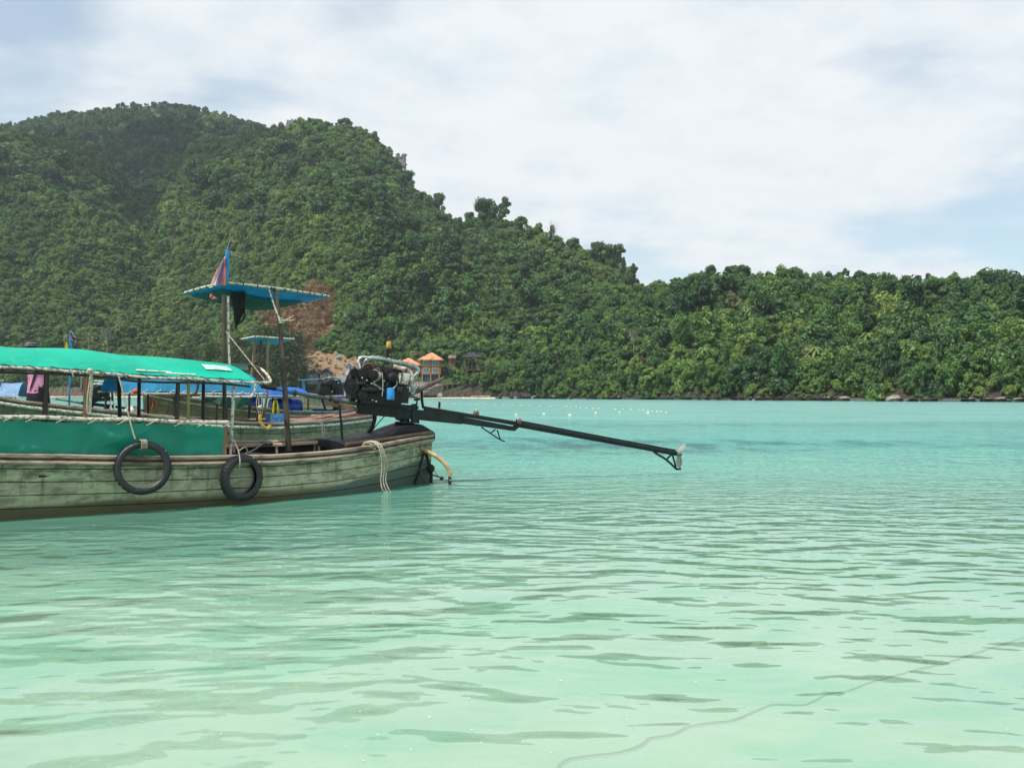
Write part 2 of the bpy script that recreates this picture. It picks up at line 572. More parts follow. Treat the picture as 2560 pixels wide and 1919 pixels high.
def in_poly(px, py, poly):
    inside = np.zeros(px.shape, bool)
    n = len(poly)
    for i in range(n):
        x1, y1 = poly[i]
        x2, y2 = poly[(i + 1) % n]
        c = ((y1 > py) != (y2 > py)) & (px < (x2 - x1) * (py - y1) / (y2 - y1 + 1e-9) + x1)
        inside ^= c
    return inside


BURNT = [(640, 770), (690, 745), (735, 752), (780, 700), (836, 715), (842, 800), (800, 845), (770, 880), (745, 880), (690, 830), (655, 800)]
BARE = [(752, 868), (800, 862), (880, 878), (905, 880), (900, 905), (868, 950), (830, 960), (760, 945), (748, 905)]


def terrain_material():
    m, nt, out = new_mat('hill_ground')
    pos = node(nt, 'ShaderNodeNewGeometry').outputs['Position']
    at_ = node(nt, 'ShaderNodeAttribute', attribute_name='soil')
    s = node(nt, 'ShaderNodeSeparateXYZ', {0: at_.outputs['Vector']})
    a = noise(nt, pos, 0.12, 5, 0.6)
    b = noise(nt, pos, 0.9, 4, 0.6)
    c = mix(nt, a, (0.03, 0.06, 0.02), (0.07, 0.12, 0.035))
    brown = mix(nt, b, (0.14, 0.07, 0.04), (0.34, 0.19, 0.11))
    sand = mix(nt, maprange(nt, b, 0.3, 0.7), (0.15, 0.095, 0.06), (0.34, 0.235, 0.15))
    rock = mix(nt, maprange(nt, b, 0.35, 0.65), (0.022, 0.026, 0.018), (0.085, 0.072, 0.05))
    c = mix(nt, s.outputs[2], c, rock)
    c = mix(nt, s.outputs[0], c, brown)
    c = mix(nt, s.outputs[1], c, sand)
    bp = node(nt, 'ShaderNodeBump', {'Strength': 0.8, 'Distance': 1.0, 'Height': b})
    p = node(nt, 'ShaderNodeBsdfPrincipled', {'Base Color': c, 'Roughness': 0.95, 'Normal': bp.outputs[0], 'Specular IOR Level': 0.1})
    nt.links.new(p.outputs[0], out.inputs[0])
    return m


M['hill'] = terrain_material()


def hill_mesh(name, fn, px0, px1, npx, ys_fn):
    """heightfield on fan-shaped rows; xs follow the azimuth so every row spans the hill"""
    rows_, att = [], []
    pxs = np.linspace(px0, px1, npx)
    for k in np.linspace(0, 1, ys_fn[2]):
        Y = ys_fn[0](pxs) + (ys_fn[1](pxs) - ys_fn[0](pxs)) * k
        X = (pxs - 1280) / 2309.0 * Y
        Z, t = fn(X, Y)
        rows_.append(np.stack([X, Y, Z], 1))
        qx, qy = topix(X, Y, Z)
        jx, jy = qx + 8 * np.sin(Y * 0.4), qy + 8 * np.cos(X * 0.37)
        front = (t < 0.75)
        att.append(np.stack([(in_poly(jx, jy, BURNT) & front).astype(float), (in_poly(jx, jy, BARE) & front).astype(float), (t < 0.022).astype(float)], 1))
    g = np.array(rows_)
    mb = MB().sheet(g)
    if np.cross(g[0][1] - g[0][0], g[1][0] - g[0][0])[2] < 0:
        mb.f = [tuple(reversed(f)) for f in mb.f]
    return tag(mb.build(name, M['hill'], attr={'soil': np.concatenate(att)}, origin=(0, 0, 0)), kind='structure')


sh = lambda p: lerp_tab(SHORE, p) - 3
hill_mesh('main_hill', h_main, -700, 2100, 220, (sh, lambda p: lerp_tab(RID_B, p) + 90, 110))
hill_mesh('back_mountain', h_back, -700, 1000, 120, (lambda p: p * 0 + 560, lambda p: p * 0 + 1120, 60))
hill_mesh('low_hill', h_low, 1300, 3300, 180, (sh, lambda p: lerp_tab(RID_C, p) + 60, 80))

# ------------------------------------------------------------------ trees
def leaf_material(name, stops, trans=0.25):
    """leaf colour by the tree's own tint (0..1) with leaf to leaf variation"""
    m, nt, out = new_mat(name)
    at_ = node(nt, 'ShaderNodeAttribute', attribute_type='INSTANCER', attribute_name='tint')
    oi = node(nt, 'ShaderNodeObjectInfo')
    isinst = math_(nt, 'GREATER_THAN', at_.outputs['Fac'], 0.001)
    own = node(nt, 'ShaderNodeSeparateColor', {0: oi.outputs['Color']}).outputs[0]
    t = node(nt, 'ShaderNodeMix', {0: isinst, 2: own, 3: at_.outputs['Fac']}, data_type='FLOAT').outputs[0]
    c = ramp(nt, t, stops)
    lf = node(nt, 'ShaderNodeNewGeometry').outputs['Random Per Island']
    c = mix(nt, 1.0, c, ramp(nt, lf, [(0.0, 0.55), (0.55, 1.0), (1.0, 1.55)]), 'MULTIPLY')
    d = node(nt, 'ShaderNodeBsdfDiffuse', {0: c})
    tr = node(nt, 'ShaderNodeBsdfTranslucent', {0: mix(nt, 1.0, c, (1.1, 1.25, 0.6), 'MULTIPLY')})
    g = node(nt, 'ShaderNodeBsdfGlossy', {'Color': (0.5, 0.55, 0.5, 1), 'Roughness': 0.5})
    ms = node(nt, 'ShaderNodeMixShader', {0: trans, 1: d.outputs[0], 2: tr.outputs[0]})
    ms = node(nt, 'ShaderNodeMixShader', {0: 0.035, 1: ms.outputs[0], 2: g.outputs[0]})
    nt.links.new(ms.outputs[0], out.inputs[0])
    return m


GREENS = [(0.0, (0.034, 0.080, 0.030)), (0.25, (0.066, 0.138, 0.042)), (0.5, (0.120, 0.210, 0.052)), (0.7, (0.190, 0.285, 0.066)),
          (0.80, (0.240, 0.280, 0.082)), (0.86, (0.170, 0.170, 0.085)), (0.92, (0.18, 0.14, 0.085)), (1.0, (0.24, 0.15, 0.085))]
M['leaf'] = leaf_material('leaf', GREENS)
M['bark'] = surf('bark', (0.17, 0.14, 0.11), 0.9, 0.5, 2.0)
M['deadwood'] = surf('dead_wood', (0.30, 0.25, 0.21), 0.9, 0.4, 2.0)


def leaf_cloud(rnd, lobes, nleaf, size, core=0.68):
    """many small leaf faces on lumpy lobes; returns verts, faces"""
    V, Fc = [], []
    for (c, r) in lobes:
        c, r = np.array(c, float), np.array(r, float)
        if core > 0:
            mb = MB().blob(c, r * core, 7, 5, 0.14, rnd)
            o = len(V)
            V.extend(mb.v)
            Fc.extend([tuple(i + o for i in f) for f in mb.f])
        for _ in range(nleaf):
            d = np.array([rnd.gauss(0, 1), rnd.gauss(0, 1), rnd.gauss(0.25, 1)])
            d /= np.linalg.norm(d)
            p = c + d * r * rnd.uniform(0.70, 1.20)
            nn = d + np.array([rnd.gauss(0, .45), rnd.gauss(0, .45), rnd.gauss(0.25, .45)])
            nn /= np.linalg.norm(nn)
            a = np.cross(nn, [rnd.gauss(0, 1), rnd.gauss(0, 1), rnd.gauss(0, 1)])
            a /= np.linalg.norm(a) + 1e-9
            b = np.cross(nn, a)
            s = size * rnd.uniform(0.6, 1.4)
            o = len(V)
            V.extend([p - a * s, p - b * s * .62 - nn * s * .15, p + a * s, p + b * s * .62 - nn * s * .15])
            Fc.append((o, o + 1, o + 2, o + 3))
    return V, Fc


def crown_lobes(rnd, style):
    """uneven clumps through the crown's volume, some hanging low"""
    L = []

    def put_(n, rad, z0, z1, r0, r1, flat=1.0, top=0.0, bias=1.0):
        lean = (rnd.uniform(-.18, .18), rnd.uniform(-.18, .18))
        sx, sy = rnd.uniform(.8, 1.2), rnd.uniform(.8, 1.2)
        for _ in range(n):
            a, h = rnd.uniform(0, 6.283), rnd.random() ** bias
            k = rad * math.sqrt(rnd.uniform(.05, 1)) * (1 - top * h * h)
            r = rnd.uniform(r0, r1) * rnd.choice([.7, 1, 1, 1.25])
            L.append(((k * math.cos(a) * sx + lean[0] * h, k * math.sin(a) * sy + lean[1] * h, z0 + (z1 - z0) * h), (r * rnd.uniform(.8, 1.3), r * rnd.uniform(.8, 1.3), r * flat * rnd.uniform(.7, 1.2))))
    if style == 'round':
        put_(17, .72, .25, 1.35, .18, .38, .9, .55, .8)
    elif style == 'tall':
        put_(18, .45, .1, 1.9, .18, .34, 1.1, .6)
    elif style == 'flat':
        put_(12, .9, .70, 1.10, .18, .36, .55, .3)
        put_(6, .6, .2, .7, .14, .26)
    elif style == 'bush':
        put_(13, .75, .0, .62, .2, .4, .85, .4)
    elif style == 'loose':
        put_(15, .85, .35, 1.45, .14, .30, .8, .35)
    return L


def simple_mesh(name, V, Fc, material, smooth=False):
    me = bpy.data.meshes.new(name)
    me.from_pydata([tuple(map(float, p)) for p in V], [], Fc)
    me.materials.append(material)
    if smooth:
        me.polygons.foreach_set('use_smooth', [True] * len(Fc))
    return me


STYLES = ['round', 'round', 'round', 'tall', 'flat', 'bush', 'bush', 'loose', 'round', 'tall']
protos = bpy.data.collections.new('crown_shapes')
CROWNS = []
prnd = random.Random(11)
for i, st in enumerate(STYLES):
    V, Fc = leaf_cloud(prnd, crown_lobes(prnd, st), 165, 0.088)
    me = simple_mesh('crown_shape', V, Fc, M['leaf'])
    CROWNS.append((st, me))
    ob = bpy.data.objects.new('crown_shape_%02d' % i, me)
    protos.objects.link(ob)


def forest_object(name, label, pts, sc, zsc, rot, pick, tint):
    """one mass of woodland: crowns set on points"""
    me = bpy.data.meshes.new(name)
    me.from_pydata(pts.tolist(), [], [])
    for an, val, ty in (('scl', np.stack([sc * nrng.uniform(.8, 1.25, len(sc)), sc * nrng.uniform(.8, 1.25, len(sc)), sc * zsc], 1), 'FLOAT_VECTOR'), ('rotz', np.stack([nrng.normal(0, .12, len(rot)), nrng.normal(0, .12, len(rot)), rot], 1), 'FLOAT_VECTOR'), ('tint', tint, 'FLOAT'), ('pick', pick, 'INT')):
        a = me.attributes.new(an, ty, 'POINT')
        a.data.foreach_set('vector' if ty == 'FLOAT_VECTOR' else 'value', np.asarray(val).ravel())
    o = bpy.data.objects.new(name, me)
    C.objects.link(o)
    ng = bpy.data.node_groups.new(name + '_crowns', 'GeometryNodeTree')
    ng.interface.new_socket('Geometry', in_out='INPUT', socket_type='NodeSocketGeometry')
    ng.interface.new_socket('Geometry', in_out='OUTPUT', socket_type='NodeSocketGeometry')
    gi, go = ng.nodes.new('NodeGroupInput'), ng.nodes.new('NodeGroupOutput')
    ci = ng.nodes.new('GeometryNodeCollectionInfo')
    ci.inputs['Collection'].default_value = protos
    ci.inputs['Separate Children'].default_value = True
    ci.inputs['Reset Children'].default_value = True
    ip = ng.nodes.new('GeometryNodeInstanceOnPoints')
    ip.inputs['Pick Instance'].default_value = True

    def named(nm, ty):
        q = ng.nodes.new('GeometryNodeInputNamedAttribute')
        q.data_type = ty
        q.inputs[0].default_value = nm
        return q.outputs[0]
    L = ng.links.new
    L(gi.outputs[0], ip.inputs['Points'])
    L(ci.outputs[0], ip.inputs['Instance'])
    L(named('pick', 'INT'), ip.inputs['Instance Index'])
    L(named('scl', 'FLOAT_VECTOR'), ip.inputs['Scale'])
    L(named('rotz', 'FLOAT_VECTOR'), ip.inputs['Rotation'])
    L(ip.outputs[0], go.inputs[0])
    md = o.modifiers.new('crowns', 'NODES')
    md.node_group = ng
    return tag(o, label, 'forest', None, 'stuff')


def scatter(fn, px0, px1, y0, y1, step, tmax):
    xs = np.arange((px0 - 1280) / 2309.0 * y1 if px0 < 1280 else (px0 - 1280) / 2309.0 * y0, (px1 - 1280) / 2309.0 * (y1 if px1 > 1280 else y0), step)
    yy = np.arange(y0, y1, step)
    gx, gy = np.meshgrid(xs, yy)
    gx = gx + nrng.uniform(-.9, .9, gx.shape) * step
    gy = gy + nrng.uniform(-.9, .9, gy.shape) * step
    gx, gy = gx.ravel(), gy.ravel()
    z, t = fn(gx, gy)
    px = 1280 + 2309 * gx / gy
    k = (px > px0) & (px < px1) & (t > -0.009) & (t < tmax)
    return gx[k], gy[k], z[k], t[k]


def tints(n, x, y, s, base=0.34):
    """patchy tint: stands of one kind, broad sunlit areas, odd single trees"""
    p = 0.5 + 0.5 * fbm(x, y, s, 3.3, 3)
    p = 0.55 * p + 0.45 * (0.5 + 0.5 * fbm(x, y, s * 0.33, 1.1, 2))  # broad lighter patches put sunlit areas of the slope into the tint
    t = base + 0.55 * (p - 0.5) + nrng.normal(0, 0.15, n)
    odd = nrng.uniform(0, 1, n)
    t = np.where(odd > 0.975, nrng.uniform(0.78, 0.92, n), np.clip(t, 0.01, 0.74))
    return np.clip(t, 0.01, 1)


def grow(name, label, fn, px0, px1, y0, y1, step, tmax, size, zsize, base, burnt=False, small=None):
    x, y, z, t = scatter(fn, px0, px1, y0, y1, step, tmax)
    qx, qy = topix(x, y, z + 2)
    n = len(x)
    sc = size * nrng.choice([0.55, 0.9, 1.35, 1.9], n, p=[0.42, 0.35, 0.17, 0.06]) * np.exp(nrng.normal(0, 0.16, n)) * (0.85 + 0.35 * (0.5 + 0.5 * fbm(x, y, 0.02, 8.8)))
    pick = nrng.integers(0, len(STYLES), n)
    tn = tints(n, x, y, 0.03, base)
    keep = np.ones(n, bool)
    rd = (t > 0.86)
    sc = np.where(rd, np.minimum(sc * 0.85, size * 1.1), sc)
    tn = np.clip(tn - 0.20 * (sc / size - 1.0), 0.01, 0.95)
    pick = np.where(t > 0.6, nrng.choice([0, 1, 2, 5, 6, 8], n), pick)
    if small is not None:
        sm = small(qx, qy)
        sc = np.where(sm, sc * 0.72, sc)
        pick = np.where(sm & (nrng.uniform(0, 1, n) < 0.6), nrng.choice([5, 6], n), pick)
        tn = np.where(sm, np.clip(tn + 0.16, 0.01, 0.78), tn)
    if burnt:
        b = in_poly(qx, qy, BURNT)
        tn = np.where(b, nrng.uniform(0.90, 1.0, n), tn)
        sc = np.where(b, sc * 0.5, sc)
        pick = np.where(b, nrng.choice([5, 6, 7], n), pick)
        keep &= ~(b & (nrng.uniform(0, 1, n) < 0.35))
        d = in_poly(qx, qy, BARE)
        keep &= ~(d & (nrng.uniform(0, 1, n) < 0.95))
        for poly, ymax in CLEARED:
            keep &= ~(in_poly(qx, qy, poly) & (y < ymax))
    zs = zsize * nrng.uniform(0.8, 1.25, n)
    pts = np.stack([x, y, z - 0.25 * sc], 1)
    k = keep
    return forest_object(name, label, pts[k], sc[k], zs[k], nrng.uniform(0, 6.28, n)[k], pick[k], tn[k])


CLEARED = [([(1040, 872), (1112, 872), (1112, 992), (1000, 992), (1000, 930)], 321), ([(1104, 890), (1215, 890), (1215, 985), (1104, 985)], 313), ([(640, 945), (1000, 945), (1000, 1000), (640, 1000)], 345), ([(905, 878), (925, 878), (925, 960), (905, 960)], 330)]
leftlow = lambda qx, qy: (qy > 540 + 0.0 * qx) & (qx < 900)
grow('hillside_forest', 'dense green jungle covering the tall main hill above the boats', h_main, -450, 1760, 322, 690, 4.0, 1.06, 3.3, 1.0, 0.37, True, leftlow)
grow('mountain_forest', 'dull dark green forest on the round mountain top behind the main hill', h_back, -450, 800, 575, 1010, 4.9, 1.03, 3.7, 0.95, 0.18)  # low base tint paints the mountain's cloud shade into its crowns
grow('low_hill_forest', 'even green woodland on the long low hill beyond the open water', h_low, 1330, 3150, 152, 352, 2.7, 1.08, 2.2, 1.1, 0.38)
grow('slope_undergrowth', 'low bright green scrub filling the lower slope behind the green canopy', h_main, -450, 1600, 300, 600, 2.7, 0.93, 1.7, 0.95, 0.45, True)
grow('shore_scrub', 'tangled low scrub along the waterline of the low hill', h_low, 1330, 2900, 152, 275, 1.5, 0.085, 0.95, 1.1, 0.42)
grow('bank_scrub', 'tangled low scrub along the waterline of the main hill', h_main, 1090, 1700, 236, 330, 1.7, 0.12, 1.05, 1.1, 0.42, True)
grow('slope_thicket', 'knee-high green thicket between the trees of the lower left slope', h_main, -450, 1000, 330, 560, 2.3, 0.75, 1.45, 0.9, 0.47, True)
# ------------------------------------------------------------------ boat materials
def hull_paint(name, base, dark, weed_ripple, foul, zfoul):
    """old paint on planks: stains, scum at the waterline, fouled stern. Reads boat coordinates (along, across, up)"""
    m, nt, out = new_mat(name)
    v = node(nt, 'ShaderNodeAttribute', attribute_name='bl').outputs['Vector']
    sep = node(nt, 'ShaderNodeSeparateXYZ', {0: v})
    S, Z = sep.outputs[0], sep.outputs[2]
    a = noise(nt, vscale(nt, v, (0.7, 1, 3.2)), 1.4, 6, 0.62, 0.5)
    b = noise(nt, vscale(nt, v, (2.2, 1, 5.5), (3, 0, 1)), 2.0, 6, 0.65, 0.4)
    c = noise(nt, vscale(nt, v, (9, 9, 1.6), (1, 4, 2)), 1.5, 5, 0.6)
    g = noise(nt, vscale(nt, v, (3, 20, 60)), 1.0, 4, 0.6)
    col = mix(nt, maprange(nt, a, 0.36, 0.62, 0, 1, True), base, tuple(x * 0.62 for x in base))
    col = mix(nt, maprange(nt, b, 0.46, 0.66, 0, 0.85, True), col, dark)
    col = mix(nt, maprange(nt, c, 0.56, 0.72, 0, 0.55, True), col, tuple(x * 0.5 for x in dark))
    worn = maprange(nt, noise(nt, vscale(nt, v, (1.2, 1, 4), (8, 2, 5)), 2.6, 6, 0.65, 0.6), 0.56, 0.62, 0, 0.65, True)
    col = mix(nt, worn, col, (0.27, 0.23, 0.165))
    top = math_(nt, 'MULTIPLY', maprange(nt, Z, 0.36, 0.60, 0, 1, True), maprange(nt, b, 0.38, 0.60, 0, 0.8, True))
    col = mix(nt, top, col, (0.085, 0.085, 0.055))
    drip = noise(nt, vscale(nt, v, (14, 3, 0.8), (2, 0, 7)), 1.0, 4, 0.6)
    col = mix(nt, math_(nt, 'MULTIPLY', maprange(nt, drip, 0.54, 0.66, 0, 0.75, True), maprange(nt, Z, 0.15, 0.62, 0.1, 1.0)), col, (0.05, 0.05, 0.035))
    zz = math_(nt, 'ADD', Z, math_(nt, 'MULTIPLY', math_(nt, 'SUBTRACT', a, 0.5), 0.16))
    col = mix(nt, maprange(nt, zz, 0.21, 0.13, 0, 0.95, True), col, weed_ripple)
    lim = maprange(nt, S, 3.0, 0.1, 0.0, zfoul)
    fm = maprange(nt, math_(nt, 'SUBTRACT', zz, lim), 0.03, -0.02, 0, 0.95, True)
    fm = math_(nt, 'MULTIPLY', fm, maprange(nt, S, 3.0, 2.2, 0, 1))
    col = mix(nt, fm, col, foul)
    col = mix(nt, math_(nt, 'MULTIPLY', g, 0.25), col, tuple(x * 0.55 for x in base))
    bp = node(nt, 'ShaderNodeBump', {'Strength': 0.45, 'Distance': 0.006, 'Height': math_(nt, 'ADD', g, b)})
    p = node(nt, 'ShaderNodeBsdfPrincipled', {'Base Color': col, 'Roughness': 0.62, 'Specular IOR Level': 0.35, 'Normal': bp.outputs[0]})
    nt.links.new(p.outputs[0], out.inputs[0])
    return m


def tarp(name, col, trans=0.25, fold=0.5, fade=None, scale=1.6, sheen=0.35):
    """woven plastic sheet: creases, slight show-through"""
    m, nt, out = new_mat(name)
    tc = node(nt, 'ShaderNodeTexCoord').outputs['Object']
    w = node(nt, 'ShaderNodeTexVoronoi', {'Vector': tc, 'Scale': scale * 1.3}, feature='F1')
    a = noise(nt, vscale(nt, tc, (1, 1, 1)), scale, 4, 0.5, 0.8)
    b = noise(nt, tc, scale * 7, 5, 0.6)
    weave = noise(nt, tc, 160, 1, 0.5)
    c = mix(nt, maprange(nt, a, 0.35, 0.65), tuple(x * 1.12 for x in col), tuple(x * 0.82 for x in col))
    if fade is not None:
        c = mix(nt, maprange(nt, b, 0.52, 0.72, 0, 0.7, True), c, fade)
    c = mix(nt, math_(nt, 'MULTIPLY', weave, 0.25), c, tuple(x * 0.6 for x in col))
    hgt = math_(nt, 'ADD', math_(nt, 'MULTIPLY', w.outputs['Distance'], 0.5), math_(nt, 'ADD', a, math_(nt, 'MULTIPLY', b, 0.15)))
    bp = node(nt, 'ShaderNodeBump', {'Strength': fold, 'Distance': 0.10, 'Height': hgt})
    p = node(nt, 'ShaderNodeBsdfPrincipled', {'Base Color': c, 'Roughness': 0.58, 'Specular IOR Level': sheen, 'Normal': bp.outputs[0]})
    tr = node(nt, 'ShaderNodeBsdfTranslucent', {0: c})
    ms = node(nt, 'ShaderNodeMixShader', {0: trans, 1: p.outputs[0], 2: tr.outputs[0]})
    nt.links.new(ms.outputs[0], out.inputs[0])
    return m


def flaked(name, paint, under, amount=0.55, scale=26, stretch=(1, 1, 0.35), rough=0.6):
    """pipe or post with paint flaking off"""
    m, nt, out = new_mat(name)
    tc = node(nt, 'ShaderNodeTexCoord').outputs['Object']
    a = noise(nt, vscale(nt, tc, stretch), scale, 6, 0.65)
    b = noise(nt, tc, scale * 3, 4, 0.6)
    c = mix(nt, maprange(nt, a, amount - 0.03, amount + 0.04, 0, 1), paint, under)
    c = mix(nt, math_(nt, 'MULTIPLY', b, 0.45), c, tuple(x * 0.5 for x in paint))
    p = node(nt, 'ShaderNodeBsdfPrincipled', {'Base Color': c, 'Roughness': rough})
    nt.links.new(p.outputs[0], out.inputs[0])
    return m


M['hull_green'] = hull_paint('hull_paint_green', (0.50, 0.49, 0.33), (0.16, 0.155, 0.09), (0.075, 0.062, 0.024), (0.055, 0.10, 0.085), 0.36)
M['hull_dull'] = hull_paint('hull_paint_dull', (0.27, 0.255, 0.165), (0.12, 0.115, 0.07), (0.06, 0.06, 0.03), (0.07, 0.09, 0.07), 0.2)
M['hull_ochre'] = hull_paint('hull_paint_ochre', (0.22, 0.14, 0.045), (0.10, 0.075, 0.035), (0.05, 0.05, 0.03), (0.06, 0.08, 0.06), 0.2)
M['hull_in'] = surf('inner_wood_dark', (0.03, 0.024, 0.02), 0.85, 0.4, 4)
M['rail'] = surf('weathered_rail', (0.34, 0.27, 0.20), 0.75, 0.5, 3.0, col2=(0.10, 0.075, 0.055), stretch=(1, 1, 3), bump=0.3)
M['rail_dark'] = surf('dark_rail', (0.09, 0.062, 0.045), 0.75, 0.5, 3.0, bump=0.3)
M['tan_wood'] = surf('tan_wood', (0.55, 0.42, 0.29), 0.7, 0.3, 3.0)
M['post_dark'] = surf('dark_post', (0.045, 0.034, 0.026), 0.7, 0.5, 9, stretch=(1, 1, .3))
M['post_rust'] = flaked('rusty_post', (0.30, 0.17, 0.095), (0.30, 0.27, 0.20), 0.60, 20)
M['post_bamboo'] = surf('bamboo_post', (0.20, 0.16, 0.055), 0.6, 0.4, 6, stretch=(1, 1, .3))
M['post_brown'] = surf('brown_pole', (0.085, 0.06, 0.045), 0.6, 0.5, 7, stretch=(1, 1, .3))
M['pipe_white'] = flaked('white_pipe', (0.66, 0.62, 0.53), (0.13, 0.10, 0.075), 0.53, 22, (1, 1, 1))
M['rope'] = surf('rope', (0.52, 0.46, 0.34), 0.9, 0.35, 40)
M['rope_grey'] = surf('grey_rope', (0.30, 0.27, 0.22), 0.9, 0.35, 40)
M['rope_dark'] = surf('dark_cord', (0.05, 0.05, 0.045), 0.9, 0.3, 40)
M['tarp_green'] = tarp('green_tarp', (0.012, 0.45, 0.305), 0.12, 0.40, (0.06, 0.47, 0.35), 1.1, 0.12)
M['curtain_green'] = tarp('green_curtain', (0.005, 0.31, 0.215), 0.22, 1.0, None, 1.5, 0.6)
M['tarp_mint'] = surf('mint_patch', (0.42, 0.70, 0.55), 0.6, 0.15, 5)
M['tarp_blue'] = tarp('blue_tarp', (0.035, 0.32, 0.54), 0.45, 0.7, None, 2.2)
M['tarp_royal'] = tarp('royal_blue_tarp', (0.02, 0.16, 0.62), 0.25, 0.6, None, 2.0)
M['tarp_pale'] = tarp('pale_blue_tarp', (0.22, 0.40, 0.62), 0.25, 0.6, (0.6, 0.66, 0.7), 1.2)
M['tarp_teal'] = tarp('teal_tarp', (0.06, 0.36, 0.45), 0.35, 0.6, None, 2.0)
M['sheet_dark'] = tarp('added_dark_sheet', (0.05, 0.14, 0.115), 0.3, 0.4, None, 2.0, 0.1)
M['rubber'] = surf('tyre_rubber', (0.011, 0.012, 0.014), 0.45, 0.35, 10, spec=0.5, bump=0.2)
M['black_paint'] = surf('black_painted_wood', (0.009, 0.010, 0.013), 0.55, 0.4, 6, spec=0.3, bump=0.2)
M['black_cloth'] = surf('black_cloth', (0.012, 0.013, 0.014), 0.95, 0.3, 12)
M['steel_dark'] = surf('greasy_steel', (0.009, 0.011, 0.011), 0.5, 0.5, 9, spec=0.3)
M['steel_green'] = surf('dark_green_steel', (0.008, 0.017, 0.016), 0.5, 0.4, 8, spec=0.3)
M['grease'] = surf('engine_block_grease', (0.006, 0.0065, 0.007), 0.42, 0.6, 14, spec=0.4, bump=0.5, col2=(0.022, 0.015, 0.011))
M['alloy'] = surf('cast_alloy', (0.36, 0.41, 0.39), 0.45, 0.3, 8, metal=0.55, bump=0.15)
M['chrome'] = surf('bright_pipe', (0.80, 0.80, 0.78), 0.22, 0.15, 8, metal=0.85)
M['white_metal'] = surf('dirty_white_metal', (0.55, 0.54, 0.47), 0.55, 0.4, 11, col2=(0.20, 0.13, 0.08))
M['rust'] = surf('rusty_pipe', (0.115, 0.082, 0.068), 0.8, 0.5, 12)
M['tube_grey'] = surf('grey_green_tube', (0.16, 0.19, 0.165), 0.5, 0.4, 9)
M['filter_blue'] = surf('blue_filter_can', (0.03, 0.26, 0.62), 0.4, 0.15, 6)
M['orange'] = surf('orange_plastic', (0.60, 0.33, 0.07), 0.5, 0.25, 9)
M['yellowed'] = surf('yellowed_plastic', (0.58, 0.42, 0.21), 0.5, 0.4, 7, col2=(0.35, 0.22, 0.10))
M['red_wire'] = surf('red_wire', (0.45, 0.10, 0.05), 0.6, 0.2, 9)
M['bronze'] = surf('propeller_metal', (0.20, 0.21, 0.18), 0.55, 0.3, 9, metal=0.2)
M['flag_red'] = surf('flag_red', (0.62, 0.17, 0.13), 0.85, 0.2, 8, thin=0.3)
M['flag_white'] = surf('flag_white', (0.72, 0.66, 0.68), 0.85, 0.15, 8, thin=0.3)
M['flag_blue'] = surf('flag_blue', (0.25, 0.20, 0.45), 0.85, 0.2, 8, thin=0.3)
M['blue_pole'] = surf('blue_painted_pole', (0.03, 0.27, 0.58), 0.5, 0.2, 9)
M['blue_plastic'] = surf('blue_plastic', (0.015, 0.075, 0.42), 0.4, 0.25, 6)
M['blue_crate'] = surf('blue_crate', (0.04, 0.16, 0.45), 0.5, 0.3, 14, col2=(0.25, 0.38, 0.5))
M['violet_plastic'] = surf('violet_plastic', (0.04, 0.035, 0.36), 0.4, 0.2, 6)
M['yellow_cloth'] = surf('yellow_cloth', (0.55, 0.45, 0.03), 0.9, 0.3, 9, thin=0.2)
M['orange_cloth'] = surf('orange_cloth', (0.80, 0.16, 0.05), 0.9, 0.3, 9, thin=0.2)
M['green_cloth'] = surf('dark_green_cloth', (0.022, 0.075, 0.055), 0.9, 0.4, 5)
M['red_deck'] = surf('red_brown_deck', (0.24, 0.105, 0.085), 0.7, 0.4, 5, col2=(0.30, 0.22, 0.16))


def glass_material():
    m, nt, out = new_mat('bulb_glass')
    g = node(nt, 'ShaderNodeBsdfGlossy', {'Color': (1, 1, 1, 1), 'Roughness': 0.05})
    t = node(nt, 'ShaderNodeBsdfTransparent', {'Color': (0.92, 0.94, 0.85, 1)})
    d = node(nt, 'ShaderNodeBsdfDiffuse', {'Color': (0.75, 0.74, 0.6, 1)})
    a = node(nt, 'ShaderNodeMixShader', {0: 0.3, 1: t.outputs[0], 2: d.outputs[0]})
    b = node(nt, 'ShaderNodeMixShader', {0: 0.15, 1: a.outputs[0], 2: g.outputs[0]})
    nt.links.new(b.outputs[0], out.inputs[0])
    return m


M['bulb_glass'] = glass_material()
CAM = np.array([0, 0, CAM_Z])


class Frame:
    """a boat's own axes: s forward from the stern post, w towards the beach side, z up; leans by heel"""

    def __init__(self, O, deg, heel=0.0):
        a = math.radians(deg)
        self.O = np.array(O, float)
        self.d = np.array([math.cos(a), math.sin(a)])
        self.n = np.array([math.sin(a), -math.cos(a)])
        self.heel = heel

    def __call__(self, s, w, z):
        xy = self.O - s * self.d + w * self.n
        return np.array([xy[0], xy[1], z - w * self.heel])

    def pix(self, px, py, w=0.0):
        """world point seen at a measured position, in the lengthwise plane at offset w"""
        a = at(px, py, 1.0) - CAM
        k = (w + self.O @ self.n) / (a[:2] @ self.n)
        return CAM + a * k

    def sw(self, px, py, w=0.0):
        P = self.pix(px, py, w)
        return float(-(P[:2] - self.O) @ self.d), w, float(P[2] + w * self.heel)

    def loc(self, v):
        v = np.asarray(v, float)
        r = v[:, :2] - self.O
        s, w = -(r @ self.d), r @ self.n
        return np.stack([s, w, v[:, 2] + w * self.heel], 1)

    @property
    def ax(self):
        return (np.array([*(-self.d), 0]), np.array([*self.n, 0]), np.array([0, 0, 1.0]))


def bbuild(mb, fr, name, mat_, parent):
    return mb.build(name, mat_, parent, attr={'bl': fr.loc(mb.v)})


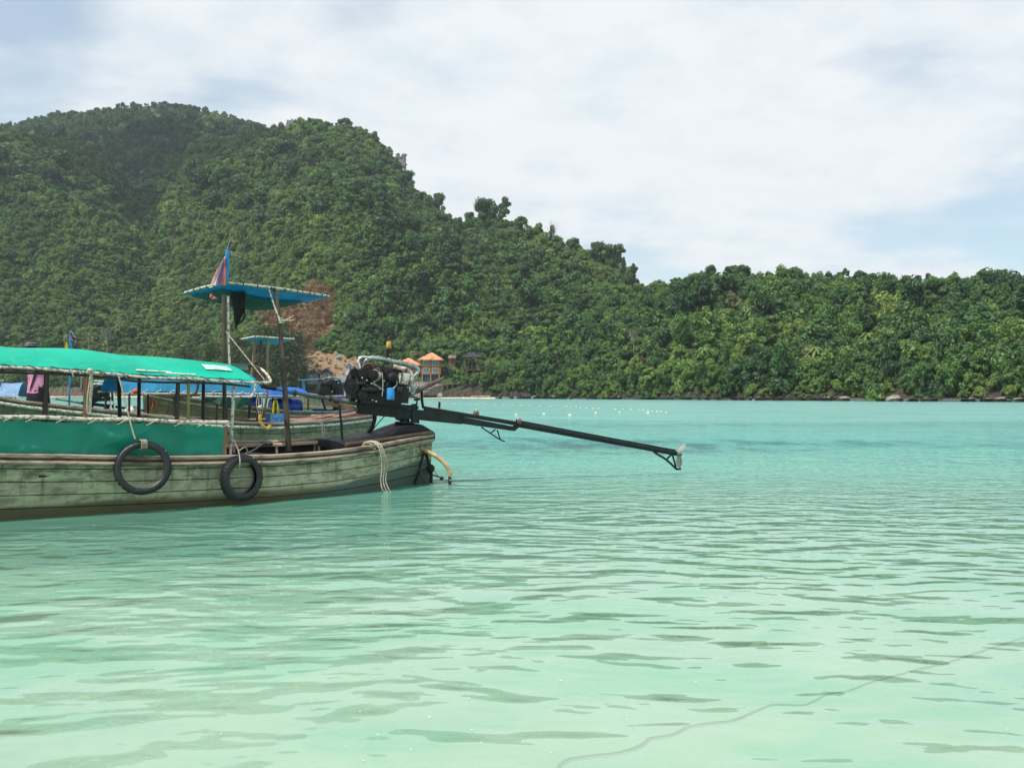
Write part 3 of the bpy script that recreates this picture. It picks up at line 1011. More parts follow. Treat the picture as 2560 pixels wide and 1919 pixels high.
class Hull:
    def __init__(self, fr, root, hg, hw, zg, s0, s1, paint, strakes=7, gap=0.010, rail_mat='rail', fine=44):
        self.fr, self.root = fr, root
        self.hg, self.hw, self.zg = hg, hw, zg
        self.s0, self.s1 = s0, s1
        st = np.concatenate([np.linspace(s0, s0 + 3.2, fine // 2), np.linspace(s0 + 3.2, s1, fine // 2 + 1)[1:]])
        zb = -0.30
        for side in (1, -1):
            for k in range(strakes):
                q0, q1 = k / strakes, (k + 1) / strakes
                mb = MB()
                rings = []
                for s in st:
                    zt = float(lerp_tab(zg, s)) - 0.01
                    za, zc = zb + (zt - zb) * q0 + gap / 2, zb + (zt - zb) * q1 - gap / 2
                    o = 0.004 * math.sin(k * 2.1 + side) + 0.003 * math.sin(s * 1.7 + k)
                    pa, pc = self.w_at(s, za), self.w_at(s, zc)
                    t = 0.028
                    pts = [(pa + o, za), (pc + o + 0.002, zc), (pc - t, zc), (pa - t, za)]
                    rings.append([fr(s, side * max(p[0], 0.004), p[1]) for p in (pts if side > 0 else pts[::-1])])
                mb.loft(rings, cap=True, smooth=False)
                bbuild(mb, fr, 'plank', M[paint], root)
        # inner skin behind the plank joints, dark wood
        mb = MB()
        rows_ = []
        for s in st:
            zt = float(lerp_tab(zg, s)) - 0.03
            prof = list(np.linspace(zt, 0.0, 9)) + [-0.08, -0.16, -0.24, -0.29]
            row = [fr(s, max(self.w_at(s, z) - 0.034, 0.002), z) for z in prof]
            row += [fr(s, 0, -0.33)]
            row += [fr(s, -max(self.w_at(s, z) - 0.034, 0.002), z) for z in reversed(prof)]
            rows_.append(row)
        mb.sheet(rows_)
        mb.build('inner_skin', M['hull_in'], root)

    def w_at(self, s, z):
        zt = float(lerp_tab(self.zg, s))
        a, b = float(lerp_tab(self.hw, s)), float(lerp_tab(self.hg, s))
        if z >= 0:
            return a + (b - a) * (z / zt) ** 0.85
        return a * math.sqrt(max(0.02, 1 + z / 0.42))

    def gunwale(self, s, side=1, off=0.0, dz=0.0):
        return self.fr(s, side * max(float(lerp_tab(self.hg, s)) + off, 0.01), float(lerp_tab(self.zg, s)) + dz)

    def rail(self, name, mat_, side, off, dz, wid, hei, sa=None, sb=None, n=40, rnd_=False):
        fr = self.fr
        st = np.linspace(self.s0 if sa is None else sa, self.s1 if sb is None else sb, n)
        rings = []
        for s in st:
            w0 = max(float(lerp_tab(self.hg, s)) + off, 0.012)
            z0 = float(lerp_tab(self.zg, s)) + dz
            if rnd_:
                pts = [(w0 + wid / 2 * math.cos(a), z0 + hei / 2 * math.sin(a)) for a in np.arange(8) * math.pi / 4]
            else:
                c = min(wid, hei) * 0.2
                x, y = wid / 2, hei / 2
                pts = [(w0 - x + c, z0 - y), (w0 + x - c, z0 - y), (w0 + x, z0 - y + c), (w0 + x, z0 + y - c), (w0 + x - c, z0 + y), (w0 - x + c, z0 + y), (w0 - x, z0 + y - c), (w0 - x, z0 - y + c)]
            rings.append([fr(s, side * max(p[0], 0.0), p[1]) for p in (pts if side > 0 else pts[::-1])])
        return bbuild(MB().loft(rings, cap=True, smooth=rnd_), fr, name, M[mat_], self.root)


# ------------------------------------------------------------------ the near longtail boat
FB = Frame((-1.52, 14.5), 37.0, 0.04)
boat = empty('longtail_boat', FB(4.0, 0, -0.3), 'weathered pale green longtail boat with bright green canopy and side curtain', 'boat', 'moored longtail boats')
HG = [(-.30, .09), (0, .22), (.5, .45), (1, .64), (1.5, .79), (2, .90), (2.6, 1.0), (3.5, 1.07), (5, 1.08), (6.5, 1.0), (8, .8), (9.5, .45), (10.6, .06)]
HW = [(-.30, .012), (0, .03), (.4, .24), (.8, .46), (1.5, .77), (2.04, .89), (2.66, .95), (3.4, .96), (4.1, .95), (5, .91), (6, .84), (8, .5), (9.6, .05), (10.6, .02)]
ZG = [(-.30, .775), (.27, .745), (1.04, .692), (1.89, .651), (2.79, .646), (3.38, .668), (4.09, .684), (4.73, .719), (5.3, .755), (5.9, .784), (7, .90), (8, 1.05), (9.5, 1.38), (10.6, 1.75)]
# the stern post leans: the waterline ends short of the tip
hull = Hull(FB, boat, HG, HW, ZG, -0.26, 10.6, 'hull_green', 7)
for sd in (1, -1):
    hull.rail('gunwale_cap', 'rail', sd, 0.0, -0.012, 0.09, 0.045)
    hull.rail('rub_rail', 'rail', sd, 0.022, -0.085, 0.075, 0.055, rnd_=True)
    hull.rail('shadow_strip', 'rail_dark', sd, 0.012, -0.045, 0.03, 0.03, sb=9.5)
hull.rail('inner_rail', 'tan_wood', -1, -0.07, -0.05, 0.05, 0.05, 0.4, 8.5)
hull.rail('inner_rail', 'tan_wood', 1, -0.07, -0.06, 0.05, 0.05, 0.8, 8.5)
for s in np.arange(0.7, 9.0, 0.62):
    for sd in (1, -1):
        mb = MB()
        pts = [FB(s, sd * max(hull.w_at(s, z) - 0.062, 0.02), z) for z in np.linspace(-0.2, float(lerp_tab(ZG, s)) - 0.05, 6)]
        mb.tube(pts, 0.024, 5)
        mb.build('rib', M['tan_wood'], boat)
for k, w0 in enumerate(np.arange(-0.70, 0.71, 0.2)):
    mb = MB().sheet([[FB(s, max(-1, min(1, w0 + q)) * min(1.0, float(lerp_tab(HW, s)) / 0.95), 0.16 + 0.004 * (k % 3)) for q in (-.094, .094)] for s in np.linspace(0.6, 8.6, 14)], 0.02)
    mb.build('floor_board', M['rail_dark'], boat)
for s, z, wd in ((1.55, 0.50, 0.16), (2.42, 0.52, 0.30), (4.2, 0.48, 0.22), (5.4, 0.48, 0.22), (6.6, 0.5, 0.22)):
    hwid = float(lerp_tab(HG, s)) - 0.05
    MB().box(FB(s, 0, z), (wd, hwid * 2, 0.035), FB.ax, 0.006).build('thwart', M['rail_dark'], boat)
# light frame heads near the stern
for px, w in ((857 - 66, -0.72), (770, -0.80)):
    s, _, z = FB.sw(px, 1122, w)
    MB().box(FB(s, w, 0.50), (0.10, 0.03, 0.26), FB.ax).build('knee_block', M['tan_wood'], boat)

# black bed that carries the engine at the stern
prof = [(1.45, 0.60, 0.72, 0.44), (1.30, 0.60, 0.755, 0.44), (1.1, 0.6, 0.765, 0.42), (0.85, 0.6, 0.79, 0.40), (0.62, 0.6, 0.83, 0.36), (0.45, .6, .90, .30), (0.30, .6, .945, .25), (0.12, .6, .955, .21), (-0.06, .62, .93, .17), (-.2, .66, .87, .12), (-.33, .70, .80, .07)]
rings = []
for s, za, zt, w in prof:
    rings.append([FB(s, -w, za), FB(s, -w * .95, zt - .03), FB(s, -w * .55, zt), FB(s, w * .55, zt), FB(s, w * .95, zt - .03), FB(s, w, za)])
MB().loft(rings, cap=True, smooth=False).build('engine_bed', M['black_paint'], boat)
MB().tube([FB(s, float(lerp_tab(HG, s)) * 0.62 + 0.10, float(lerp_tab(ZG, s)) + 0.035) for s in np.linspace(1.5, -0.18, 12)], 0.032, 7).build('stern_coaming', M['rail_dark'], boat)
MB().tube([FB(-0.27, 0, .81), FB(-.25, 0, .6), FB(-.14, 0, .3), FB(-.02, 0, -.1)], [0.05, .045, .04, .04], 6).build('stern_post', M['rail_dark'], boat)

# ------------------------------------------------------------------ canopy of the near boat
EDGE = [(2.70, 1.585), (2.98, 1.585), (3.4, 1.612), (3.95, 1.631), (4.51, 1.654), (4.96, 1.691), (5.42, 1.72), (5.9, 1.739), (8.6, 1.84)]
PEAK = [(2.6, 1.785), (2.82, 1.80), (3.4, 1.825), (3.9, 1.848), (4.87, 1.926), (5.76, 1.945), (8.6, 2.05)]


def roof_z(s, w):
    e, p = float(lerp_tab(EDGE, s)), float(lerp_tab(PEAK, s))
    return e + (p - e) * (1 - min(1, abs(w) / 1.0) ** 2.3) + 0.012 * math.sin(s * 5.3 + w * 3) * (1 - abs(w))


rows = []
for k in range(30):
    row = []
    for w in np.linspace(1.0, -1.0, 15):
        send = 3.0 + (1.0 - w) * 0.20
        s = send + (8.6 - send) * k / 29
        row.append(FB(s, w, roof_z(s, w) + 0.028))
    rows.append(row)
roof = MB().sheet(rows, 0.006).build('canopy_cloth', M['tarp_green'], boat)
rows = []
for k in range(8):
    row = []
    for w in np.linspace(0.62, -1.0, 9):
        s = 2.72 + (3.5 - 2.72) * k / 7 + max(0, w) * 0.35
        row.append(FB(s, w, roof_z(s, w) + 0.012))
    rows.append(row)
MB().sheet(rows, 0.004).build('shade_cloth', M['sheet_dark'], boat)
patch = MB().sheet([[FB(s, w, roof_z(s, w) + 0.045) for w in (0.80, 0.74, 0.68, 0.62)] for s in np.linspace(3.22, 3.56, 6)], 0.004).build('patch', M['tarp_mint'], roof)
for s0_, s1_, w0_ in ((4.02, 4.45, .93), (3.75, 4.1, .96)):
    MB().sheet([[FB(s, w0_ + q + .02 * math.sin(s * 9), roof_z(s, w0_ + q) + 0.040) for q in (-.012, .012)] for s in np.linspace(s0_, s1_, 9)], 0.003).build('worn_fold', M['pipe_white'], roof)
# pipe frame
for sd in (1, -1):
    pts = [FB(s, sd * 1.0, float(lerp_tab(EDGE, s)) + 0.006 * math.sin(s * 7)) for s in np.linspace(8.6, 2.86, 30)]
    if sd > 0:
        pts += [FB(2.78, .97, 1.60), FB(2.74, .88, 1.625), FB(2.72, .70, 1.70), FB(2.70, .45, 1.765)]
    else:
        pts += [FB(2.72, -.95, 1.60)]
    MB().tube(spline(pts, 2), 0.0175, 7).build('edge_pipe', M['pipe_white'], boat)
    MB().tube([FB(s, sd * .975, float(lerp_tab(EDGE, s)) - 0.05 + 0.01 * math.sin(s * 4)) for s in np.linspace(8.5, 3.05, 20)], 0.016, 6).build('edge_batten', M['post_dark'] if sd > 0 else M['pipe_white'], boat)
MB().tube([FB(2.70, w, roof_z(2.72, w)) for w in np.linspace(0.5, -1, 12)], 0.022, 7).build('end_arch', M['post_dark'], boat)
for s in (3.7, 4.6, 5.5, 6.4, 7.4):
    MB().tube([FB(s, w, roof_z(s, w) - 0.012) for w in np.linspace(1, -1, 13)], 0.016, 6).build('roof_hoop', M['post_dark'], boat)
# cord laced along the edge
pts = [FB(s, 1.0 + 0.028 * math.cos(s * 26), float(lerp_tab(EDGE, s)) + 0.006 + 0.028 * math.sin(s * 26)) for s in np.linspace(8.4, 2.9, 220)]
MB().tube(pts, 0.0045, 4).build('lacing_cord', M['rope_dark'], boat)
# posts on the beach side: (pixel x at top, top y, pixel x at foot, w, radius, material)
for xt, yt, xb, w, r, mt in ((117, 932, 104, .95, .030, 'post_dark'), (217, 938, 205, .96, .030, 'post_rust'), (297, 944, 299, -.95, .028, 'post_dark'), (445, 955, 437, .95, .027, 'post_dark'), (471, 954, 467, .97, .021, 'post_bamboo'), (584, 958, 575, .93, .021, 'pipe_white')):
    a, b = FB.pix(xt, yt, w), FB.pix(xb, 1130, w)
    b[2] = FB(0, w, 0.60)[2]
    MB().tube([a, (a + b) / 2 + np.array([.006, 0, 0]), b], r, 8).build('canopy_post', M[mt], boat)
for s, mt in ((3.0, 'post_dark'), (3.9, 'post_dark'), (6.6, 'post_dark'), (7.7, 'post_dark')):
    MB().tube([FB(s, -.97, float(lerp_tab(EDGE, s))), FB(s, -1.0, float(lerp_tab(ZG, s)) - .02)], .025, 7).build('canopy_post', M[mt], boat)
for s in (6.6, 7.8):
    MB().tube([FB(s, .97, float(lerp_tab(EDGE, s))), FB(s, 1.0, float(lerp_tab(ZG, s)) - .02)], .025, 7).build('canopy_post', M['post_dark'], boat)

# curtain hung on a rail below the canopy
RAILZ = [(3.40, 1.083), (4.65, 1.144), (5.9, 1.195), (8.2, 1.36)]
MB().tube(spline([FB(s, 1.045, float(lerp_tab(RAILZ, s)) + .006 * math.sin(s * 6)) for s in np.linspace(8.2, 3.36, 16)], 3), 0.0235, 8).build('curtain_rail', M['pipe_white'], boat)
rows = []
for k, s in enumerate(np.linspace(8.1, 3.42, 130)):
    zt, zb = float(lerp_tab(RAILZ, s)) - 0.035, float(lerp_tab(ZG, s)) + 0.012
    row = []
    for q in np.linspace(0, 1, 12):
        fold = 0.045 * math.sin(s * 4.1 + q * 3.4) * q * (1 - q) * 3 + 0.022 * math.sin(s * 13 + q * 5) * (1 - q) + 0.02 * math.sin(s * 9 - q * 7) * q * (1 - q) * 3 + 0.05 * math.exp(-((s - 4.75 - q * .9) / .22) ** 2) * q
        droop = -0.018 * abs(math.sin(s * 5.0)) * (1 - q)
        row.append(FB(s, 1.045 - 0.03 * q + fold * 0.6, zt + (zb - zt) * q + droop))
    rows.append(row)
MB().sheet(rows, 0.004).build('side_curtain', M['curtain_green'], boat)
for px in (20, 76, 152, 232, 305, 378, 448, 506, 566):
    a = FB.pix(px + 12, 1040 + px * .028, 1.07)
    b = FB.pix(px - 12, 1052 + px * .028, 1.08)
    MB().tube([a, (a + b) / 2 + np.array([0, 0, -.004]), b], 0.006, 5).build('lashing', M['rope'], boat)
a, b = FB.pix(563, 1050, .99), FB.pix(560, 1138, 1.0)
MB().box((a + b) / 2, (0.05, 0.03, np.linalg.norm(a - b)), FB.ax).build('curtain_post', M['post_rust'], boat)

# tall stern awning
zA = 2.90
Np, Lp, Rp = at(570, 706, 12.4), at(462, 731, 13.6), at(822, 740, 14.1)
Fp = Lp + Rp - Np - np.array([0, 0, .03])
rows = []
for i in range(11):
    row = []
    for j in range(11):
        u, v = i / 10, j / 10
        p = Np + (Rp - Np) * u + (Lp - Np) * v + (Fp - Rp - Lp + Np) * u * v
        sag = -0.10 * math.sin(math.pi * u) * math.sin(math.pi * v) - 0.05 * v * math.sin(math.pi * u) - 0.02
        row.append(p + np.array([0, 0, sag]))
    rows.append(row)
awn = MB().sheet(rows, 0.005).build('stern_awning_cloth', M['tarp_blue'], boat)
rows = []
for i in range(9):
    row = []
    for j in range(9):
        u, v = 0.04 + 0.80 * i / 8, 0.22 + 0.76 * j / 8
        p = Np + (Rp - Np) * u + (Lp - Np) * v + (Fp - Rp - Lp + Np) * u * v
        row.append(p + np.array([0, 0, -0.10 * math.sin(math.pi * u) * math.sin(math.pi * v) - 0.05 * v * math.sin(math.pi * u) - 0.045 - .05 * math.sin(math.pi * i / 8) * math.sin(math.pi * j / 8)]))
    rows.append(row)
MB().sheet(rows, 0.004).build('added_dark_sheet', M['sheet_dark'], boat)  # dark sheet added under the awning cloth to darken its underside
for a, b, nm in ((Np, Rp, 'awning_pipe'), (Np, Lp, 'awning_pipe'), (Lp, Fp, 'awning_pipe'), (Rp, Fp, 'awning_pipe')):
    MB().tube([a, (a + b) / 2 + np.array([0, 0, .015]), b], 0.0165, 7).build(nm, M['pipe_white'], boat)
for a, b, n_ in ((Np, Rp, 7), (Np, Lp, 6)):
    for k in range(1, n_ + 1):
        p = a + (b - a) * (k / (n_ + 0.6)) + np.array([0, 0, .008])
        t = norm(b - a)
        MB().lathe(p - t * .012, t, [(0, .022), (.018, .022)], 8).build('tie', M['rope_dark'], awn)
mid = Np + (Rp - Np) * 0.46
MB().tube([Np + (Lp - Np) * .5, mid + (Fp - Np) * 0.02 + np.array([0, 0, -.03])], .02, 6).build('cross_pipe', M['pipe_white'], boat)
MB().tube([at(563, 1140, 12.4) * [1, 1, 0] + [0, 0, .16], at(561, 985, 12.4), at(560, 760, 12.4), at(559, 738, 12.4)], [.028, .027, .026, .025], 8).build('awning_post', M['post_brown'], boat)
MB().tube([at(577, 960, 12.43), at(571, 850, 12.43), at(570, 740, 12.43)], .018, 7).build('awning_post', M['pipe_white'], boat)
pp = spline([at(722, 1128, 12.95), at(718, 1060, 12.97), at(713, 985, 13.0), at(707, 900, 13.05), at(700, 820, 13.1), at(694, 770, 13.1), at(690, 732, 13.12), at(683, 720, 13.1)], 4)
MB().tube(pp, [.040, .040, .038, .034, .032, .030, .028, .026], 8).build('awning_post', M['post_brown'], boat)
MB().tube([at(672, 722, 13.05), at(684, 760, 13.05), at(702, 806, 13.05)], .013, 6).build('awning_brace', M['pipe_white'], boat)
mb = MB()
for k in range(4):
    mb.lathe(at(702 + k * .5, 796 + k * 4, 13.08), (0, 0, 1), [(0, .042), (.012, .042)], 8)
mb.tube(spline([at(705, 800, 13.0), at(715, 798, 13.0), at(725, 795, 13.0), at(734, 788, 13.0)], 4), .007, 5)
mb.tube(spline([at(706, 803, 13.0), at(716, 801, 13.0), at(726, 801, 13.0), at(735, 800, 13.0)], 4), .008, 5)
mb.build('knot', M['rope'], boat)
# thin stay from the post to the canopy corner
MB().tube([at(563, 826, 12.4), FB.pix(662, 950, .9)], 0.006, 5).build('stay_rope', M['rope'], boat)

# blue flag pole, flag, twigs, dark cloth
pole = MB().tube([at(566, 712, 12.42), at(569, 625, 12.42)], .030, 8).build('flag_pole', M['blue_pole'], boat)
fl = empty('flag', at(560, 712, 12.40), 'faded red white and purple flag drooping from the blue pole above the awning', 'flag')


def flag_strip(nm, mt, pts_top, pts_bot, D, parent, wav=.02):
    rows_ = []
    for k in range(9):
        t = k / 8
        a = np.array([np.interp(t, np.linspace(0, 1, len(pts_top)), [q[i] for q in pts_top]) for i in (0, 1)])
        b = np.array([np.interp(t, np.linspace(0, 1, len(pts_bot)), [q[i] for q in pts_bot]) for i in (0, 1)])
        rows_.append([at(*(a + (b - a) * q), D + wav * math.sin(t * 7 + q * 3 + a[0] * .3)) for q in np.linspace(0, 1, 4)])
    return MB().sheet(rows_, .003).build(nm, M[mt], parent)


flag_strip('flag_stripe', 'flag_red', [(564, 640), (558, 655), (550, 672), (543, 690), (536, 706)], [(562, 641), (552, 658), (541, 676), (532, 694), (525, 712)], 12.36, fl)
flag_strip('flag_stripe', 'flag_white', [(564, 640), (559, 660), (553, 680), (546, 700), (540, 713)], [(562, 641), (553, 658), (542, 677), (533, 695), (527, 713)], 12.33, fl)
flag_strip('flag_stripe', 'flag_blue', [(564, 644), (561, 668), (556, 690), (551, 713)], [(560, 650), (552, 672), (543, 695), (538, 713)], 12.31, fl)
flag_strip('flag_stripe', 'flag_red', [(565, 640), (565, 670), (564, 713)], [(562, 655), (558, 685), (551, 713)], 12.32, fl, .03)
flag_strip('flag_stripe', 'flag_red', [(526, 733), (532, 738), (545, 747)], [(524, 742), (530, 748), (542, 748)], 12.42, fl, .01)
tw = MB()
for q in ([(568, 626), (572, 606), (582, 592)], [(570, 627), (582, 631), (599, 634)], [(570, 628), (583, 636), (601, 643)]):
    tw.tube([at(*k, 12.42) for k in q], .006, 4)
tag(tw.build('dry_twig', M['rope_grey']), 'dry twigs tied to the top of the blue flag pole', 'twigs')
cl = MB()
rows = []
for k in range(12):
    t = k / 11
    c_ = np.interp(t, [0, .25, .5, .75, 1], [594, 596, 598, 593, 589])
    hw_ = np.interp(t, [0, .2, .5, .75, .9, 1], [19, 19, 15, 8, 4, 3])
    y_ = np.interp(t, [0, 1], [730, 822])
    rows.append([at(c_ + hw_ * math.cos(a), y_ + 2 * math.sin(a * 3), 12.95 + .10 * math.sin(a) * hw_ / 19) for a in np.arange(12) * math.pi / 6])
cl.loft(rows, cap=True)
cl.tube(spline([at(610, 770, 12.9), at(612, 785, 12.9), at(607, 800, 12.9), at(597, 808, 12.9)], 4), .012, 5)
tag(cl.build('hanging_cloth', M['black_cloth']), 'black cloth bundled and hanging under the tall blue awning', 'cloth')

# green prop under the tiller, rope loops on the gunwale
MB().tube([at(848, 1012, 13.6), at(853, 1060, 13.6), at(857, 1118, 13.6)], [.016, .018, .022], 7).build('prop_pole', M['steel_green'], boat)


def rope(name, pts, r, mat_, label, fine=5):
    return tag(MB().tube(spline(pts, fine), r, 6).build(name, M[mat_]), label, 'rope')


def coil(px0, jj):
    off = 1.0 - 0.36
    return [FB.pix(905 + jj * 3, 1118, .62), FB.pix(912 + jj * 3, 1106 - jj, .66), FB.pix(930 + jj * 4, 1105 - jj, .72), FB.pix(945 + jj * 4, 1115 - jj, .80), FB.pix(953 + jj * 5, 1140, .82), FB.pix(955 + jj * 6, 1170, .80), FB.pix(952 + jj * 6, 1200, .80), FB.pix(958 + jj * 8, 1226, .82), FB.pix(976 + jj * 3, 1233, .84)]


mb = MB()
for jj in range(3):
    mb.tube(spline(coil(905, jj), 5), .0095, 6)
mb.tube(spline([FB.pix(903, 1120, .62), FB.pix(915, 1108, .6), FB.pix(932, 1112, .66), FB.pix(938, 1122, .72), FB.pix(925, 1118, .70), FB.pix(912, 1116, .66)], 5), .0095, 6)
tag(mb.build('mooring_rope', M['rope']), 'tan rope looped over the near gunwale and trailing into the water at the stern', 'rope')
mb = MB()
mb.tube(spline([FB.pix(560, 1053, 1.0), FB.pix(575, 1080, 1.03), FB.pix(590, 1112, 1.08), FB.pix(596, 1127, 1.12), FB.pix(600, 1150, 1.22), FB.pix(599, 1170, 1.22)], 5), .010, 6)
mb.tube(spline([FB.pix(596, 1127, 1.12), FB.pix(612, 1118, 1.1), FB.pix(618, 1126, 1.06), FB.pix(612, 1137, 1.04), FB.pix(597, 1135, 1.1)], 5), .009, 6)
mb.tube(spline([FB.pix(612, 1134, 1.02), FB.pix(635, 1124, .6), FB.pix(655, 1110, .2), FB.pix(668, 1103, -.1)], 5), .009, 6)
tag(mb.build('fender_rope', M['rope_grey']), 'twisted pale rope holding the tyre nearest the stern', 'rope')
mb = MB().tube(spline([FB.pix(297, 940, 1.02), FB.pix(312, 1000, 1.06), FB.pix(327, 1060, 1.10), FB.pix(338, 1097, 1.14)], 4), .008, 6)
tag(mb.build('fender_rope', M['rope']), 'thin straight rope from the canopy edge down to the larger tyre', 'rope')
mb = MB()
for jj, (dx, yb) in enumerate(((0, 1032), (4, 1030), (8, 975))):
    mb.tube(spline([FB.pix(225, 925, 1.03), FB.pix(224 + dx, 950, 1.03), FB.pix(218 + dx * 1.2, 1000, 1.03), FB.pix(219 + dx, yb, 1.03), FB.pix(225 + dx * .4, yb - 4, 1.03), FB.pix(226 + dx * .5, 975, 1.03), FB.pix(226, 930, 1.03)], 4), .0075, 5)
mb.blob(FB.pix(225, 926, 1.03), (.035, .03, .03), 8, 6, .15)
tag(mb.build('coiled_rope', M['rope']), 'hank of pale cord hanging in long loops from the canopy edge by the rusty post', 'rope')
MB().tube(spline([FB.pix(176, 920, 1.03), FB.pix(180, 930, 1.04), FB.pix(184, 941, 1.04)], 3), .007, 5).build('cord_end', M['rope'], boat)
mb = MB()
mb.blob(FB.pix(667, 1107, -.75), (.09, .09, .05), 9, 6, .3)
tag(mb.build('rope_bundle', M['rope_grey']), 'frayed clump of rope on the far gunwale of the near boat', 'rope')


# ------------------------------------------------------------------ tyres
def tyre(center, R, r, axis, label, lump, seed):
    """old motorbike tyre: hollow section with open bead, worn tread"""
    ax = norm(axis)
    up = np.array([0, 0, 1.0])
    u = norm(np.cross(up, ax))
    v = np.cross(ax, u)
    root = empty('tyre', center - np.array([0, 0, R]), label, 'tyre', 'tyres hung as fenders on the near boat')
    N = 64
    rings = []
    for i in range(N + 1):
        a = 2 * math.pi * i / N
        rad = norm(u * math.cos(a) + v * math.sin(a))
        k = 1 + lump * math.sin(2 * a + seed)
        sec = []
        for q in np.linspace(-2.45, 2.45, 13):           # open towards the hub
            sec.append((R - r + r * 1.0 * math.cos(q), r * 0.98 * math.sin(q)))
        for q in np.linspace(2.45, -2.45, 9):
            sec.append((R - r + r * .72 * math.cos(q), r * .70 * math.sin(q)))
        rings.append([center + rad * s_[0] * k + ax * s_[1] for s_ in sec])
    MB().loft(rings, cap=False).build('casing', M['rubber'], root)
    mb = MB()
    for i in range(N):
        a = 2 * math.pi * (i + .5) / N
        rad = u * math.cos(a) + v * math.sin(a)
        tan = norm(-u * math.sin(a) + v * math.cos(a) + ax * (0.6 if i % 2 else -.6))
        k = 1 + lump * math.sin(2 * a + seed)
        for sgn in (-1, 1):
            q = .42 * sgn
            mb.box(center + rad * k * (R - r + r * math.cos(q)) + ax * r * math.sin(q), (.010, R * .05, r * .5), (rad, tan, norm(np.cross(rad, tan))))
    mb.build('tread', M['rubber'], root)
    return root


nrm = np.array([*FB.n, 0.0])
c1, c2 = FB.pix(357, 1169, 1.17), FB.pix(604, 1194, 1.13)
t1 = tyre(c1, .318, .045, nrm + np.array([-.15, -.05, .12]), 'larger black tyre hanging on the hull below the green curtain', .012, .5)
mb = MB()
for k in range(6):
    p = c1 + np.array([0, 0, .264]) + np.array([*(-FB.d), 0]) * (-.03 + .012 * k) + np.array([.0, 0, .004 * (k % 2)])
    mb.tube([p + nrm * .062 + [0, 0, -.03], p + nrm * .062 + [0, 0, .04], p + nrm * .03 + [0, 0, .063], p - nrm * .03 + [0, 0, .063], p - nrm * .062 + [0, 0, .03], p - nrm * .062 + [0, 0, -.03], p + [0, 0, -.05], p + nrm * .062 + [0, 0, -.03]], .008, 5)
mb.build('binding', M['rope_grey'], t1)
t2 = tyre(c2, .300, .055, nrm + np.array([.45, .05, .05]), 'smaller black tyre hanging on the hull nearest the stern', .035, 1.2)

# ------------------------------------------------------------------ gear at the stern: bent pipe, bracket
sg = empty('outrigger_pipe', at(1040, 1208, 14.5) * [1, 1, 0], 'yellowed bent plastic pipe curving down from the stern into the water', 'pipe')
D0 = 14.35
MB().tube(spline([at(1052, 1119, D0), at(1072, 1130, D0), at(1090, 1140, D0), at(1106, 1152, D0), at(1118, 1166, D0), at(1124, 1180, D0), at(1126, 1192, D0)], 4), [.030, .033, .035, .035, .034, .032, .028], 10).build('bent_pipe', M['yellowed'], sg)
MB().tube([at(1125, 1190, D0), at(1125, 1202, D0), at(1124, 1220, D0)], [.027, .027, .023], 9).build('hose_end', M['rubber'], sg)
for y in (1191, 1200):
    MB().lathe(at(1126, y, D0), (0, 0, 1), [(0, .031), (.014, .031)], 10).build('clamp', M['chrome'], sg)
br = empty('rudder_bracket', at(1040, 1212, 14.5) * [1, 1, 0], 'rusty pipe bracket tangled with cord on the stern post', 'bracket')
for q, r, mt in (([(1060, 1132), (1050, 1165), (1042, 1195), (1035, 1208)], .018, 'steel_dark'), ([(1045, 1152), (1043, 1165), (1052, 1180), (1060, 1195), (1066, 1208)], .020, 'rust'), ([(1066, 1135), (1072, 1160), (1078, 1180), (1077, 1207)], .026, 'steel_dark'), ([(1050, 1120), (1060, 1128), (1068, 1134)], .032, 'rust'), ([(1050, 1176), (1072, 1183), (1097, 1192)], .011, 'rust'), ([(1082, 1172), (1092, 1186), (1101, 1194)], .006, 'rope_dark'), ([(1037, 1172), (1058, 1174), (1080, 1168)], .014, 'rope_dark')):
    MB().tube(spline([at(x, y, 14.4) for x, y in q], 4), r, 7).build('pipe', M[mt], br)
MB().blob(at(1076, 1170, 14.38), (.07, .05, .075), 9, 7, .2).build('cord_tangle', M['black_cloth'], br)
MB().blob(at(1104, 1195, 14.4), (.035, .03, .03), 8, 6).build('knob', M['steel_dark'], br)
# ------------------------------------------------------------------ longtail engine of the near boat
class Rig:
    """engine built in the vertical plane through its pivot; off runs towards the beach side"""

    def __init__(self, fr, parent, warp=None):
        self.fr, self.root, self.warp = fr, parent, warp

    def P(self, x, y, off=0.0):
        if self.warp:
            x, y = self.warp(x, y)
        return self.fr.pix(x, y, off)

    def prism(self, name, poly, a, b, mat_, parent=None, inset=0.0, bev=0.012):
        """solid of a side outline between two offsets, edges eased"""
        c = np.mean(poly, axis=0)
        mid = (a + b) / 2

        def ring(off, k):
            base = [self.P(x, y, mid) for x, y in poly]
            cc = np.mean(base, axis=0)
            n = np.array([*self.fr.n, 0])
            return [cc + (p - cc) * k + n * (off - mid) for p in base]
        size = max(np.linalg.norm(self.P(*p, mid) - self.P(*c, mid)) for p in poly)
        k = max(0.6, 1 - bev / size - inset)
        rings = [ring(a, k), ring(a + bev, 1.0), ring(b - bev, 1.0), ring(b, k)]
        return MB().loft(rings, cap=True, smooth=False).build(name, M[mat_], parent or self.root)

    def tube(self, name, pts, r, mat_, off=0.0, parent=None, n=9, fine=4, offs=None):
        o = offs or [off] * len(pts)
        q = [self.P(p[0], p[1], k) for p, k in zip(pts, o)]
        return MB().tube(spline(q, fine) if len(q) > 2 else q, r, n).build(name, M[mat_], parent or self.root)

    def drum(self, name, c, prof, mat_, off=0.0, axis='n', parent=None, n=18):
        ax = {'n': np.array([*self.fr.n, 0]), 'd': np.array([*self.fr.d, 0]), 'z': np.array([0, 0, 1.0])}[axis] if isinstance(axis, str) else axis
        return MB().lathe(self.P(*c, off), ax, prof, n).build(name, M[mat_], parent or self.root)


